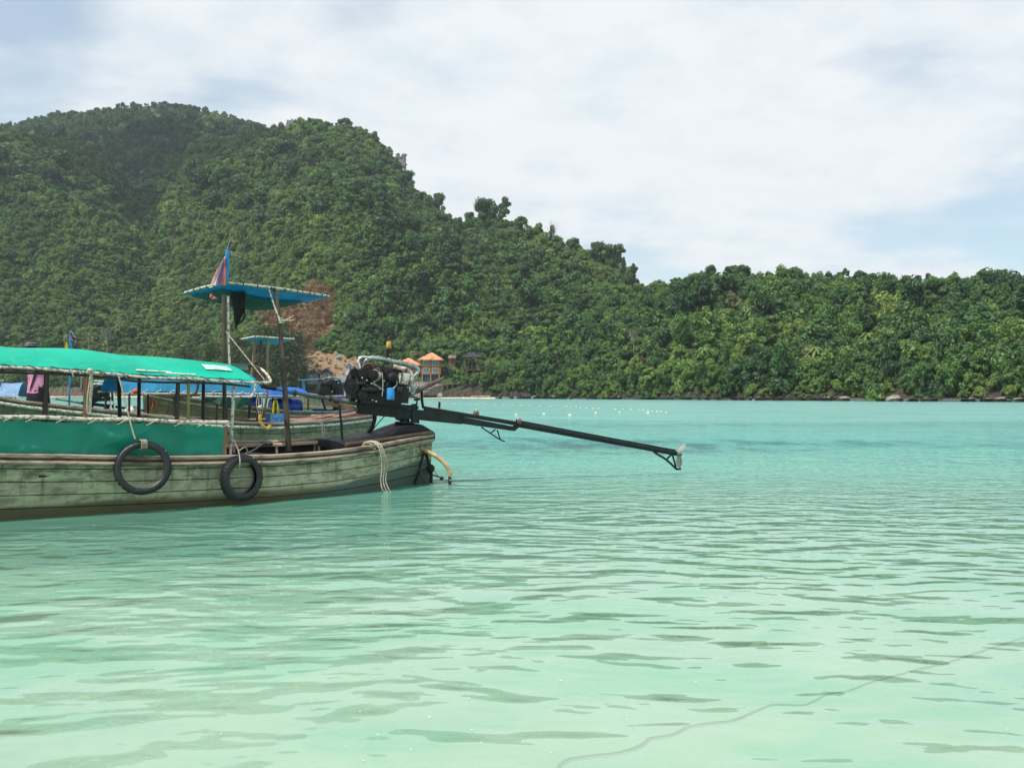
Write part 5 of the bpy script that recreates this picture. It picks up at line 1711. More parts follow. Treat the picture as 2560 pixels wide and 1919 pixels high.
# ------------------------------------------------------------------ little flags on a pole above the canopy
pf = empty('flag_pole', at(172, 1035, 17.6) * [1, 1, 0] + [0, 0, .9], 'thin pole with small yellow blue and striped flags rising above the green canopy', 'flags')
MB().tube([at(173, 1030, 17.6), at(176, 826, 17.6)], .016, 6).build('pole', M['blue_pole'], pf)
for nm, mt, q in (('pennant', 'flag_blue', [(176, 826), (190, 850), (176, 850)]), ('pennant', 'flag_white', [(177, 826), (186, 842), (177, 838)]), ('pennant', 'flag_red', [(177, 841), (189, 845), (190, 858), (183, 848)]), ('pennant', 'tarp_blue', [(177, 852), (185, 880), (171, 880)]), ('pennant', 'yellow_cloth', [(166, 853), (173, 876), (159, 879)])):
    pts = [at(*p, 17.55) for p in q]
    n_ = np.array([0, .012, 0])
    m_ = len(pts)
    MB().add(pts + [p + n_ for p in pts], [tuple(range(m_)), tuple(range(2 * m_ - 1, m_ - 1, -1))] + [(i, (i + 1) % m_, m_ + (i + 1) % m_, m_ + i) for i in range(m_)], False).build(nm, M[mt], pf)

# ------------------------------------------------------------------ people
M['skin'] = surf('skin', (0.30, 0.165, 0.105), 0.55, 0.12, 9)
M['hair'] = surf('hair', (0.02, 0.016, 0.015), 0.6, 0.3, 20)
M['hat'] = surf('mauve_hat', (0.16, 0.12, 0.16), 0.9, 0.3, 9)
M['pink'] = surf('pink_shirt', (0.72, 0.30, 0.46), 0.85, 0.18, 7, thin=0.1)
M['black_skirt'] = surf('black_skirt', (0.010, 0.011, 0.016), 0.9, 0.3, 9)


def skin_body(name, joints, bones, radii, mat_, parent, root_i=0):
    """one continuous figure grown over a jointed skeleton"""
    o0 = np.array(joints[root_i], float)
    me = bpy.data.meshes.new(name)
    me.from_pydata([tuple(np.array(j) - o0) for j in joints], bones, [])
    o = bpy.data.objects.new(name, me)
    C.objects.link(o)
    WO[o] = o0
    o.parent = parent
    o.location = o0 - WO[parent]
    o.modifiers.new('skin', 'SKIN')
    o.modifiers['skin'].use_smooth_shade = True
    for i, r in enumerate(radii):
        sv = me.skin_vertices[0].data[i]
        sv.radius = r if hasattr(r, '__len__') else (r, r)
        sv.use_root = (i == root_i)
    sd = o.modifiers.new('smooth', 'SUBSURF')
    sd.levels = sd.render_levels = 2
    me.materials.append(mat_)
    return o


pb = at(96, 1040, 17.3)
pb[2] = 0.66
person = empty('person', pb, 'person in a pink top and black skirt standing with an arm stretched out', 'person')
px_, py_ = pb[0], pb[1]
J = lambda x, y, z: (px_ + x, py_ + y, .66 + z)
joints = [J(0, 0, .90), J(-.01, 0, 1.08), J(-.03, 0, 1.26), J(-.06, 0, 1.40), J(-.10, -.01, 1.48), J(-.13, -.02, 1.57), J(-.14, -.03, 1.66),
          J(-.21, 0, 1.37), J(-.36, -.02, 1.30), J(-.52, -.04, 1.24), J(-.60, -.05, 1.22),
          J(.12, 0, 1.37), J(.17, .02, 1.12), J(.17, -.05, .90), J(.17, -.08, .82),
          J(-.10, 0, .84), J(-.12, -.01, .47), J(-.12, .02, .08), J(-.12, -.10, .03),
          J(.10, 0, .84), J(.12, -.01, .47), J(.12, .02, .08), J(.12, -.10, .03)]
bones = [(0, 1), (1, 2), (2, 3), (3, 4), (4, 5), (5, 6), (3, 7), (7, 8), (8, 9), (9, 10), (3, 11), (11, 12), (12, 13), (13, 14), (0, 15), (15, 16), (16, 17), (17, 18), (0, 19), (19, 20), (20, 21), (21, 22)]
radii = [(.15, .11), (.13, .10), (.15, .11), (.11, .09), .055, (.085, .095), (.07, .08), .06, .042, .036, .03, .06, .042, .036, .03, .085, .06, .042, .035, .085, .06, .042, .035]
# fingers of both hands
for w_i, dirv in ((10, np.array([-1, 0, -.1])), (14, np.array([0, -.25, -1]))):
    base = np.array(joints[w_i])
    side = np.array([0, 1, 0]) if w_i == 10 else np.array([0, 1, 0])
    for f, (sp, ln) in enumerate(((-.028, .070), (-.010, .082), (.010, .078), (.028, .062))):
        a_ = base + side * sp + dirv * .03
        joints.append(tuple(a_)); bones.append((w_i, len(joints) - 1)); radii.append(.011)
        b_ = a_ + dirv * ln * .6 + np.array([0, 0, -.012])
        joints.append(tuple(b_)); bones.append((len(joints) - 2, len(joints) - 1)); radii.append(.009)
        c_ = b_ + dirv * ln * .4 + np.array([0, 0, -.02])
        joints.append(tuple(c_)); bones.append((len(joints) - 2, len(joints) - 1)); radii.append(.008)
    th = base + side * -.045 + dirv * .01
    joints.append(tuple(th)); bones.append((w_i, len(joints) - 1)); radii.append(.012)
    joints.append(tuple(th + side * -.015 + dirv * .04)); bones.append((len(joints) - 2, len(joints) - 1)); radii.append(.010)
skin_body('body', joints, bones, radii, M['skin'], person)


def ringed(parent, name, mat_, secs, n=16):
    return MB().loft([[np.array(J(c[0] + rx * math.cos(a), c[1] + ry * math.sin(a), z)) + np.array([0, 0, .008 * math.sin(a * 5 + z * 9)]) for a in np.arange(n) * 2 * math.pi / n] for (c, z, rx, ry) in secs]).build(name, mat_, parent)


sh_ = ringed(person, 'shirt', M['pink'], [((-.01, 0), .76, .195, .155), ((-.01, 0), .80, .19, .15), ((-.01, 0), .95, .175, .14), ((-.02, 0), 1.10, .172, .135), ((-.03, 0), 1.25, .195, .14), ((-.05, 0), 1.36, .20, .13), ((-.07, 0), 1.42, .14, .10), ((-.09, 0), 1.455, .075, .08)])
MB().tube([J(-.16, 0, 1.36), J(-.27, -.01, 1.335), J(-.37, -.02, 1.30)], [.095, .078, .068], 10, cap=False).build('sleeve', M['pink'], sh_)
MB().tube([J(.08, 0, 1.36), J(.15, .01, 1.26), J(.175, .02, 1.14)], [.095, .078, .068], 10, cap=False).build('sleeve', M['pink'], sh_)
rows = []
for t in np.linspace(0, 1, 14):
    z = 1.40 - .62 * t
    xc = .02 + .035 * math.sin(t * 5.2 - .6) - .05 * t
    wd = .004 + .020 * math.sin(math.pi * t) ** .8
    ry = np.interp(z, [.76, .95, 1.10, 1.25, 1.36, 1.42], [.155, .14, .135, .14, .13, .10])
    rx = np.interp(z, [.76, .95, 1.10, 1.25, 1.36, 1.42], [.195, .175, .172, .195, .20, .14])
    rows.append([J(xc + q * wd - .02, -ry * math.sqrt(max(.05, 1 - ((xc + q * wd) / rx) ** 2)) - .010, z) for q in (-1, 0, 1)])
MB().sheet(rows, .003).build('printed_swoosh', M['black_skirt'], sh_)
ringed(person, 'skirt', M['black_skirt'], [((0, 0), .96, .165, .13), ((0, 0), .84, .18, .145), ((-.01, 0), .60, .215, .17), ((-.01, 0), .42, .24, .19)])
MB().blob(J(-.135, -.005, 1.60), (.092, .10, .105), 12, 9).build('hair', M['hair'], person)
MB().lathe(J(-.137, -.015, 1.635), (0, 0, 1), [(0, .16), (.008, .16), (.015, .105), (.05, .10), (.07, .07), (.075, .01)], 16).build('hat', M['hat'], person)
MB().blob(J(-.135, .085, 1.57), (.012, .02, .018), 8, 6).build('nose', M['skin'], person)
for e in (-1, 1):
    MB().blob(J(-.135 + e * .092, 0, 1.57), (.012, .022, .03), 8, 6).build('ear', M['skin'], person)
    MB().blob(J(-.135 + e * .035, .085, 1.60), (.013, .008, .008), 8, 6).build('eye', M['hair'], person)

sw = at(134, 1021, 66.0)
sw[2] = 0.0
swim = empty('person', sw, 'swimmer with only a dark-haired head above the water', 'person')
K = lambda x, y, z: (sw[0] + x, sw[1] + y, z)
skin_body('body', [K(0, 0, -.30), K(0, 0, -.06), K(0, 0, .02), K(0, -.01, .13), K(0, 0, .24), K(-.19, 0, -.09), K(-.32, .1, -.22), K(.19, 0, -.09), K(.32, .1, -.22)], [(0, 1), (1, 2), (2, 3), (3, 4), (1, 5), (5, 6), (1, 7), (7, 8)], [(.17, .11), (.13, .10), .06, (.085, .10), (.075, .085), .06, .045, .06, .045], M['skin'], swim)
MB().blob(K(0, .015, .19), (.105, .115, .12), 12, 9).build('hair', M['hair'], swim)
MB().blob(K(0, -.11, .14), (.014, .02, .02), 8, 6).build('nose', M['skin'], swim)

# ------------------------------------------------------------------ float line
M['float'] = surf('float_plastic', (0.62, 0.55, 0.34), 0.5, 0.2, 5, col2=(0.6, 0.5, 0.3))
fm = None
near_row = [(1291, 1038), (1360, 1035), (1425, 1038), (1490, 1033), (1549, 1031), (1620, 1033), (905, 1036)]
far_row = [(1073, 1008), (1093, 1008), (1112, 1009), (1133, 1010), (1139, 1010), (1153, 1010), (1173, 1010), (1187, 1011), (1192, 1011), (1197, 1010), (1215, 1011), (1236, 1012), (1258, 1012), (1281, 1013), (1302, 1013), (1324, 1014),
           (1349, 1015), (1376, 1016), (1412, 1016), (1418, 1015), (1429, 1017), (1440, 1017), (1451, 1019), (1466, 1020), (1483, 1021), (1498, 1021), (1538, 1023), (1558, 1022), (1578, 1023), (1598, 1025), (1608, 1025), (1620, 1027), (1631, 1028), (1643, 1029), (1653, 1029), (1665, 1031)]


def float_mesh():
    global fm
    mb = MB().lathe((0, 0, -.10), (0, 0, 1), [(0, .06), (.03, .13), (.09, .17), (.15, .165), (.20, .12), (.23, .05), (.25, .045), (.26, .02)], 14)
    me = bpy.data.meshes.new('float_ball')
    me.from_pydata(mb.v, [], mb.f)
    me.polygons.foreach_set('use_smooth', mb.sm)
    me.materials.append(M['float'])
    fm = me


float_mesh()
for rowi, (row_, lab) in enumerate(((near_row, None), (far_row, None))):
    for k, (x, y) in enumerate(row_):
        a = at(x, y, 1.0)
        D = CAM_Z / (CAM_Z - a[2])
        o = bpy.data.objects.new('float', fm)
        o.location = at(x, y, D) * [1, 1, 0]
        s_ = (0.66 if rowi == 0 else 0.50) * rng.uniform(.85, 1.15)
        o.scale = (s_, s_, s_)
        o.rotation_euler = (rng.uniform(-.3, .3), rng.uniform(-.3, .3), rng.uniform(0, 6))
        C.objects.link(o)
        if rowi == 0:
            lab_ = 'pale yellow float just behind the second boat stern' if k == 6 else 'larger pale float of the closer widely spaced row on open water'
            tag(o, lab_, 'float', 'floats of the closer row')
        else:
            tag(o, 'tiny pale float in the %s of the far float line' % ('end behind the engine shaft' if x < 1230 else ('thinly strung middle' if x < 1400 else ('bunched middle' if x < 1510 else 'outer end'))), 'float', 'floats of the far line')

# rope lying on the sand under the clear water
pts = []
for x, y in ((1395, 1925), (1420, 1905), (1480, 1893), (1540, 1885), (1590, 1868), (1612, 1853), (1625, 1842), (1680, 1830), (1720, 1808), (1770, 1797), (1830, 1788), (1880, 1765), (1925, 1744), (1960, 1742), (2010, 1742), (2040, 1728), (2070, 1712), (2120, 1703), (2170, 1682), (2230, 1664), (2300, 1645), (2360, 1632), (2430, 1610), (2560, 1570)):
    a = at(x, y, 1.0)
    zz = -.30
    D = (CAM_Z - zz) / (CAM_Z - a[2])
    p = at(x, y, D)
    p[2] = bed_z(p[0], p[1]) + .010
    pts.append(p)
rope('sunken_rope', pts, .005, 'rope_dark', 'dark rope snaking over the sand under the shallow water')
# ------------------------------------------------------------------ single trees
def branch_mesh(rnd, h, crown_r, limbs, name, mat_, r0=0.05, bare=False):
    """tapered trunk with limbs, unit scaled (height h in crown units)"""
    mb = MB()
    bend = [np.array([0, 0, 0.0]), np.array([rnd.uniform(-.06, .06), rnd.uniform(-.06, .06), h * .5]), np.array([rnd.uniform(-.1, .1), rnd.uniform(-.1, .1), h])]
    tr = spline(bend, 4)
    mb.tube(tr, [r0, r0 * .8, r0 * .45], 7)
    for i in range(limbs):
        a = i * 2.4 + rnd.uniform(-.4, .4)
        b0 = tr[rnd.randint(len(tr) // 2, len(tr) - 1)]
        tip = b0 + np.array([math.cos(a) * crown_r * rnd.uniform(.5, 1), math.sin(a) * crown_r * rnd.uniform(.5, 1), h * rnd.uniform(.1, .45)])
        m_ = (b0 + tip) / 2 + np.array([0, 0, -.05])
        mb.tube(spline([b0, m_, tip], 3), [r0 * .45, r0 * .3, r0 * .1], 5)
        if bare:
            for q in range(4):
                c_ = b0 + (tip - b0) * rnd.uniform(.4, 1)
                e_ = c_ + np.array([rnd.uniform(-.3, .3), rnd.uniform(-.3, .3), rnd.uniform(.1, .35)])
                mb.tube([c_, (c_ + e_) / 2 + np.array([.03, 0, 0]), e_], [r0 * .2, r0 * .14, r0 * .06], 4)
    me = bpy.data.meshes.new(name)
    me.from_pydata(mb.v, [], mb.f)
    me.polygons.foreach_set('use_smooth', mb.sm)
    me.materials.append(mat_)
    return me


trnd = random.Random(23)
TRUNKS = [branch_mesh(trnd, 0.95, .6, 6, 'trunk_shape', M['bark']) for _ in range(3)]
BARES = [branch_mesh(trnd, 1.5, .7, 9, 'bare_shape', M['deadwood'], .04, True) for _ in range(3)]
LOOSE = []
for st in ('loose', 'flat', 'round', 'tall'):
    V, Fc = leaf_cloud(trnd, crown_lobes(trnd, st), 170, 0.075, .55 if st in ('loose', 'flat') else .66)
    LOOSE.append(simple_mesh('open_crown_shape', V, Fc, M['leaf']))


def needle_crown(rnd):
    """soft drooping casuarina crown of many thin sprays"""
    V, Fc = [], []
    for i in range(2600):
        h = rnd.uniform(0.12, 1.0)
        rad = (0.40 * (1 - (h - .12) * .80) + .03) * math.sqrt(rnd.uniform(.1, 1)) * (1 + .35 * math.sin(h * 21 + i % 5))
        a = rnd.uniform(0, 6.283)
        p = np.array([rad * math.cos(a), rad * math.sin(a), h * 2.0])
        d = norm(np.array([math.cos(a) * .6, math.sin(a) * .6, rnd.uniform(-1.1, .5)]))
        s_ = norm(np.cross(d, [rnd.gauss(0, 1), rnd.gauss(0, 1), rnd.gauss(0, 1)])) * .010
        L_ = rnd.uniform(.06, .13)
        o = len(V)
        V.extend([p - s_, p + s_, p + d * L_ + s_ * .6, p + d * L_ - s_ * .6])
        Fc.append((o, o + 1, o + 2, o + 3))
    return V, Fc


M['needle'] = leaf_material('casuarina_needles', [(0.0, (0.050, 0.085, 0.035)), (.5, (0.085, 0.115, 0.05)), (1.0, (0.12, 0.14, 0.07))], .3)
NEEDLE = [simple_mesh('needle_crown_shape', *needle_crown(trnd), M['needle']) for _ in range(2)]


def palm_mesh():
    mb = MB()
    for i in range(15):
        a = i * 2.399
        el = 1.1 - .12 * i
        pts = []
        for t in np.linspace(0, 1, 7):
            r = t * .95
            pts.append((math.cos(a) * r * math.cos(el * .3), math.sin(a) * r * math.cos(el * .3), math.sin(el) * t * .6 - .75 * t * t))
        for t in range(6):
            p, q = np.array(pts[t]), np.array(pts[t + 1])
            s_ = np.array([-math.sin(a), math.cos(a), 0]) * (.16 * math.sin(math.pi * (t + .7) / 7.2))
            dr = np.array([0, 0, -.06])
            mb.add([p, q, q + s_ + dr, p + s_ + dr], [(0, 1, 2, 3)], False)
            mb.add([p, q, q - s_ + dr, p - s_ + dr], [(3, 2, 1, 0)], False)
    return simple_mesh('palm_crown_shape', mb.v, mb.f, M['leaf'])


PALM = palm_mesh()


def put(name, me, parent, loc, sc, rz, tint=None, part_label=None):
    o = bpy.data.objects.new(name, me)
    o.parent = parent
    o.location = loc
    o.scale = sc if hasattr(sc, '__len__') else (sc, sc, sc)
    o.rotation_euler = (0, 0, rz)
    if tint is not None:
        o.color = (tint, 0, 0, 1)
    C.objects.link(o)
    return o


def tree(name, label, group, pos, r, crown, tint, zs=1.0, trunk=True, th=1.0, cat='tree'):
    root = empty(name, pos, label, cat, group)
    rz = trnd.uniform(0, 6.28)
    put('crown', crown, root, (0, 0, r * (th - 1.0) * zs), (r, r, r * zs), rz, max(tint, .002))
    if trunk:
        put('trunk', TRUNKS[trnd.randint(0, 2)], root, (0, 0, -0.3), (r, r, r * zs * th), rz)
    return root


CR = {st: me for st, me in CROWNS}


def ground_at(x, y):
    z = max(float(h_main(np.array([x]), np.array([y]))[0][0]), float(h_low(np.array([x]), np.array([y]))[0][0]) if 1280 + 2309 * x / y > 1300 else -9)
    return z


# skyline trees that stand out one by one: (px, py of crown top, crown half width px, shape, tint, words)
def sky_tree(px, top, half, shape, tint, label, fn, rid, zs=1.0, th=1.0, name='tree'):
    R = float(lerp_tab(rid, px)) - 4
    x = (px - 1280) / 2309.0 * R
    z = float(fn(np.array([x]), np.array([R]))[0][0])
    r = half * 1.15 / 2309.0 * R
    ztop = at(px, top + (9 if rid is RID_C else 5), R)[2]
    me = {'loose': LOOSE[0], 'flat': LOOSE[1], 'round': LOOSE[2], 'tall': LOOSE[3]}[shape]
    hgt = {'loose': 1.62, 'flat': 1.25, 'round': 1.5, 'tall': 2.1}[shape]
    base = z - 0.8
    zs_ = min(2.0, max(0.7, (ztop - base) / (hgt * r)))
    th = 1.0
    return tree(name, label, 'trees standing out on the skyline', (x, R, base), r, me, tint, zs_, True, th)


sky_tree(1218, 493, 34, 'round', .18, 'large dense round tree on the hump of the main ridge', h_main, RID_B)
sky_tree(1252, 488, 30, 'loose', .22, 'tall open-crowned tree with sky showing through on the main ridge hump', h_main, RID_B, 1.1)
sky_tree(1172, 526, 16, 'round', .2, 'small round tree on the ridge just before the hump', h_main, RID_B)
sky_tree(1378, 556, 13, 'tall', .08, 'dark narrow tree beside the bare snag on the ridge', h_main, RID_B)
sky_tree(1497, 602, 24, 'round', .2, 'round crowned tree near the foot of the main ridge', h_main, RID_B)
sky_tree(1530, 607, 30, 'flat', .24, 'flat umbrella-shaped tree low on the main ridge skyline', h_main, RID_B, 1.25, 1.5)
sky_tree(1557, 636, 12, 'tall', .12, 'slim columnar tree on the descending ridge', h_main, RID_B, 1.1)
sky_tree(1580, 654, 17, 'loose', .2, 'last small loose tree at the bottom of the main ridge', h_main, RID_B)
sky_tree(1432, 592, 20, 'round', .25, 'broad round tree in the middle of the descending ridge', h_main, RID_B)
sky_tree(1300, 538, 20, 'round', .3, 'low round tree right after the ridge hump', h_main, RID_B)
sky_tree(1098, 480, 18, 'round', .22, 'round tree on the steep shoulder of the main hill', h_main, RID_B)
sky_tree(1020, 424, 20, 'round', .15, 'dark round tree below the cliff at the main hill top', h_main, RID_B)
sky_tree(1775, 655, 17, 'round', .2, 'squat dark tree at the start of the low hill skyline', h_low, RID_C)
sky_tree(1862, 655, 22, 'round', .12, 'dark rounded tree on the low hill skyline', h_low, RID_C)
sky_tree(2108, 661, 20, 'loose', .15, 'lone airy tree rising over the low hill skyline', h_low, RID_C, 1.0)
sky_tree(2318, 672, 14, 'tall', .15, 'narrow pointed tree on the low hill skyline', h_low, RID_C)
sky_tree(2500, 665, 19, 'flat', .25, 'spreading pale tree far along the low hill skyline', h_low, RID_C)
sky_tree(1990, 662, 26, 'round', .25, 'wide bushy tree on the middle of the low hill skyline', h_low, RID_C)
sky_tree(2270, 680, 17, 'round', .2, 'small round tree beside a narrow one on the low hill skyline', h_low, RID_C)
sky_tree(1690, 684, 17, 'loose', .35, 'pale loose tree where the low hill skyline begins to rise', h_low, RID_C)

# bare trees
for px, py, D, hpx, lab in ((1383, 610, 460, 62, 'bare white snag standing on the main ridge'), (268, 745, 430, 80, 'bare pale tree with leaning trunk on the lower slope'), (222, 735, 432, 62, 'smaller bare pale tree on the lower slope'), (300, 700, 450, 50, 'thin bare tree high on the lower slope'),
                             (203, 885, 405, 95, 'tall thin bare tree above the green canopy'), (172, 880, 408, 70, 'short bare tree above the green canopy'), (428, 575, 520, 45, 'dry brown bare tree in the ravine'), (1585, 862, 262, 70, 'grey leafless tree in a hollow of the main hill'), (1620, 975, 245, 26, 'leaning dead trunk at the waterline')):
    x = (px - 1280) / 2309.0 * D
    z = at(px, py, D)[2]
    zg_ = ground_at(x, D)
    root = empty('bare_tree', (x, D, min(z, zg_ + 2.5)), lab, 'tree', 'bare trees on the slopes')
    s_ = hpx / 2309.0 * D / 2.0
    put('trunk', BARES[trnd.randint(0, 2)], root, (0, 0, 0), (s_ * .9, s_ * .9, s_), trnd.uniform(0, 6))

# casuarinas by the beach behind the boats
for k, (px, D, hpx, wpx, lab) in enumerate(((470, 372, 120, 58, 'feathery olive casuarina behind the awning pole'), (545, 362, 135, 66, 'feathery casuarina between the awning post and the small awning'), (612, 352, 150, 75, 'tallest feathery casuarina behind the small teal awning'), (672, 347, 175, 72, 'broad feathery casuarina beside the burnt slope'), (725, 343, 160, 66, 'feathery casuarina at the edge of the sandy slope'), (410, 376, 95, 50, 'low feathery casuarina above the green canopy'))):
    x = (px - 1280) / 2309.0 * D
    root = empty('casuarina_tree', (x, D, .9), lab, 'tree', 'casuarinas by the beach')
    H_ = hpx / 2309.0 * D
    put('crown', NEEDLE[k % 2], root, (0, 0, 0), (wpx / 2309 * D / .42, wpx / 2309 * D / .42, H_ / 2.0), k, .25 + .1 * (k % 4))
    put('trunk', TRUNKS[k % 3], root, (0, 0, 0), (H_ * .16, H_ * .16, H_ * .8), k)

# palms
for px, py, D in ((1150, 800, 345), (1370, 790, 320), (1212, 745, 370), (1420, 810, 310), (2170, 800, 215), (2380, 790, 205), (1880, 790, 250), (2040, 865, 205), (2460, 880, 185), (1760, 880, 235)):
    x = (px - 1280) / 2309.0 * D
    z = ground_at(x, D)
    root = empty('palm_tree', (x, D, z), 'palm with drooping fronds among trees %s' % ('high on the main hill slope' if (px < 1300 and py < 790) else ('low on the main hill slope' if px < 1500 else ('at the near end of the low hill' if px < 1900 else ('in the middle of the low hill' if px < 2300 else 'at the far end of the low hill')))), 'palm', 'palms on the hillsides')
    h = trnd.uniform(4.5, 6.5)
    put('crown', PALM, root, (0, 0, h), 2.3, trnd.uniform(0, 6), .55)
    put('trunk', TRUNKS[trnd.randint(0, 2)], root, (0, 0, 0), (1.6, 1.6, h * 1.05), 0)

# trees along the water
WORDS = {'round': 'rounded', 'loose': 'loose-crowned', 'flat': 'spreading', 'tall': 'upright', 'bush': 'low bushy'}
SHADE = lambda t: 'dark green' if t < .22 else ('mid green' if t < .48 else ('bright green' if t < .74 else 'brownish'))
px = 1128.0
k = 0
while px < 2640:
    D = float(lerp_tab(SHORE, px)) + trnd.uniform(.6, 7)
    x = (px - 1280) / 2309.0 * D
    z = ground_at(x, D)
    st = trnd.choice(['round', 'round', 'loose', 'flat', 'tall', 'bush', 'bush'])
    tint = min(.8, max(.02, trnd.gauss(.36, .18)))
    r = trnd.uniform(1.5, 3.0)
    me = {'round': LOOSE[2], 'loose': LOOSE[0], 'flat': LOOSE[1], 'tall': LOOSE[3], 'bush': CR['bush']}[st]
    where = 'by the stilt decks' if px < 1330 else ('below the main hill' if px < 1640 else ('where the low hill begins' if px < 1950 else ('under the middle of the low hill' if px < 2260 else 'at the far end of the low hill')))
    tree('shore_tree' if st != 'bush' else 'shore_bush', '%s %s %s at the water %s' % (SHADE(tint), WORDS[st], 'tree' if st != 'bush' else 'shrub', where), 'trees along the waterline', (x, D, z - .25), r, me, tint, trnd.uniform(.9, 1.25), True, trnd.uniform(1.0, 1.35) if st != 'bush' else 1.0, 'tree' if st != 'bush' else 'shrub')
    px += trnd.uniform(.9, 1.9) * r / D * 2309.0 * 0.62
    k += 1

# ------------------------------------------------------------------ dead scrub on the cleared slope
M['dead_leaf'] = leaf_material('dead_leaf', [(0, (0.13, 0.07, 0.042)), (.35, (0.28, 0.165, 0.09)), (.7, (0.42, 0.28, 0.155)), (1.0, (0.60, 0.46, 0.29))], .15)
dead = bpy.data.collections.new('dead_scrub_shapes')
for i in range(4):
    V, Fc = [], []
    for q in range(150):
        a = trnd.uniform(0, 6.28)
        r0 = trnd.uniform(0, .7)
        p = np.array([r0 * math.cos(a), r0 * math.sin(a), trnd.uniform(0, .5)])
        d = norm(np.array([math.cos(a) * .7, math.sin(a) * .7, trnd.uniform(.2, 1.4)]))
        s_ = norm(np.cross(d, [trnd.gauss(0, 1), trnd.gauss(0, 1), trnd.gauss(0, 1)])) * trnd.uniform(.02, .09)
        L_ = trnd.uniform(.3, .8)
        o = len(V)
        V.extend([p - s_, p + s_, p + d * L_])
        Fc.append((o, o + 1, o + 2))
    ob = bpy.data.objects.new('dead_scrub_shape_%d' % i, simple_mesh('dead_scrub_shape', V, Fc, M['dead_leaf']))
    dead.objects.link(ob)
_p, protos = protos, dead
x, y, z, t = scatter(h_main, 600, 930, 335, 480, 1.25, .75)
qx, qy = topix(x, y, z + .6)
k1 = in_poly(qx, qy, BURNT)
k2 = in_poly(qx, qy, BARE) & (nrng.uniform(0, 1, len(x)) < .30)
kk = k1 | k2
n = len(x)
sc = np.where(k1, nrng.uniform(.8, 2.4, n), nrng.uniform(.3, 1.0, n))
forest_object('dead_scrub', 'dry brown cut scrub on the burnt clearing behind the awning', np.stack([x, y, z], 1)[kk], sc[kk], nrng.uniform(.7, 1.5, n)[kk], nrng.uniform(0, 6.28, n)[kk], nrng.integers(0, 4, n)[kk], np.clip(nrng.beta(1.6, 1.8, n), .01, 1)[kk])
protos = _p

# ------------------------------------------------------------------ rocks at the waterline
M['rock'] = surf('shore_rock', (0.30, 0.255, 0.205), 0.9, 0.5, .7, col2=(0.10, 0.095, 0.085), bump=.6)
M['rock_pale'] = surf('grey_limestone', (0.22, 0.21, 0.20), 0.9, 0.5, .4, col2=(0.07, 0.07, 0.075), bump=.8)
ROCKS = []
for i in range(5):
    mb = MB().blob((0, 0, 0.2), (1, .8, .62), 9, 7, .22, trnd)
    ROCKS.append(simple_mesh('rock_shape', mb.v, mb.f, M['rock']))
px = 1060.0
while px < 2620:
    D = float(lerp_tab(SHORE, px)) - trnd.uniform(.6, 1.8)
    o = bpy.data.objects.new('rock', ROCKS[trnd.randint(0, 4)])
    s_ = trnd.uniform(.4, 1.0) * (1.7 if trnd.random() < .12 else 1)
    o.location = ((px - 1280) / 2309 * D, D, trnd.uniform(-.1, .15))
    o.scale = (s_ * trnd.uniform(.9, 1.7), s_, s_ * trnd.uniform(.6, 1.1))
    o.rotation_euler = (0, 0, trnd.uniform(0, 6))
    C.objects.link(o)
    where = 'by the debris beach' if px < 1320 else ('under the main hill' if px < 1640 else ('at the start of the low hill' if px < 1950 else ('under the middle of the low hill' if px < 2260 else 'at the far end of the low hill')))
    shp = 'tall' if o.scale[2] > .95 * o.scale[1] else ('long flat' if o.scale[0] > 1.45 * o.scale[1] else 'squat')
    tag(o, '%s %s brown rock on the waterline %s' % ('big' if s_ > 1.3 else ('small' if s_ < .8 else 'middling'), shp, where), 'rock', 'rocks along the waterline')
    px += trnd.uniform(.7, 3.4) * s_ / D * 2309 * (2.4 if trnd.random() < .3 else 1)


def crag(px, py, D, w, h, lab):
    """limestone face breaking through the trees"""
    c_ = at(px, py, D)
    mb = MB()
    rr = random.Random(int(px))
    cols = 14
    rows_ = []
    for j in range(9):
        v = j / 8
        row = []
        for i in range(cols):
            u = i / (cols - 1)
            dep = -3.5 * math.sin(math.pi * u) * (1 - .5 * v) + rr.uniform(-.8, .8)
            row.append(c_ + np.array([(u - .5) * w * (1 - .25 * v) + rr.uniform(-.3, .3), dep + 3 * v, (v - .5) * h + rr.uniform(-.7, .7) + h * .10 * math.sin(u * 9)]))
        rows_.append(row)
    mb.sheet(rows_, 1.5, False)
    return tag(mb.build('limestone_crag', M['rock_pale']), lab, 'cliff', 'limestone outcrops')


crag(1001, 410, 600, 8, 13, 'small grey cliff at the edge of the main hill top')
crag(735, 312, 640, 14, 7, 'pale limestone crag on the summit above the ravine')

# ------------------------------------------------------------------ buildings on the far shore
M['orange_wall'] = surf('orange_wall', (0.52, 0.21, 0.075), 0.85, 0.2, .4)
M['orange_dark'] = surf('terracotta_trim', (0.36, 0.13, 0.06), 0.85, 0.2, .4)
M['roof_tile'] = surf('orange_roof', (0.62, 0.27, 0.14), 0.8, 0.2, .8)
M['window_glass'] = surf('window_glass', (0.10, 0.19, 0.20), 0.15, 0.3, .9, spec=.8)
M['window_frame'] = surf('window_frame', (0.55, 0.42, 0.18), 0.6, 0.2, 1)
M['dark_base'] = surf('dark_basement', (0.045, 0.055, 0.06), 0.8, 0.3, .5)
M['concrete'] = surf('concrete', (0.34, 0.31, 0.27), 0.9, 0.35, .35)
M['thatch'] = surf('dark_thatch', (0.045, 0.045, 0.048), 0.95, 0.4, 1.2)
M['teal_roof'] = surf('teal_sheet_roof', (0.03, 0.34, 0.31), 0.6, 0.2, .6)
M['blue_wall'] = surf('blue_wall', (0.04, 0.07, 0.28), 0.8, 0.3, .5)
M['brown_wall'] = surf('brown_wall', (0.22, 0.12, 0.085), 0.85, 0.3, .5)
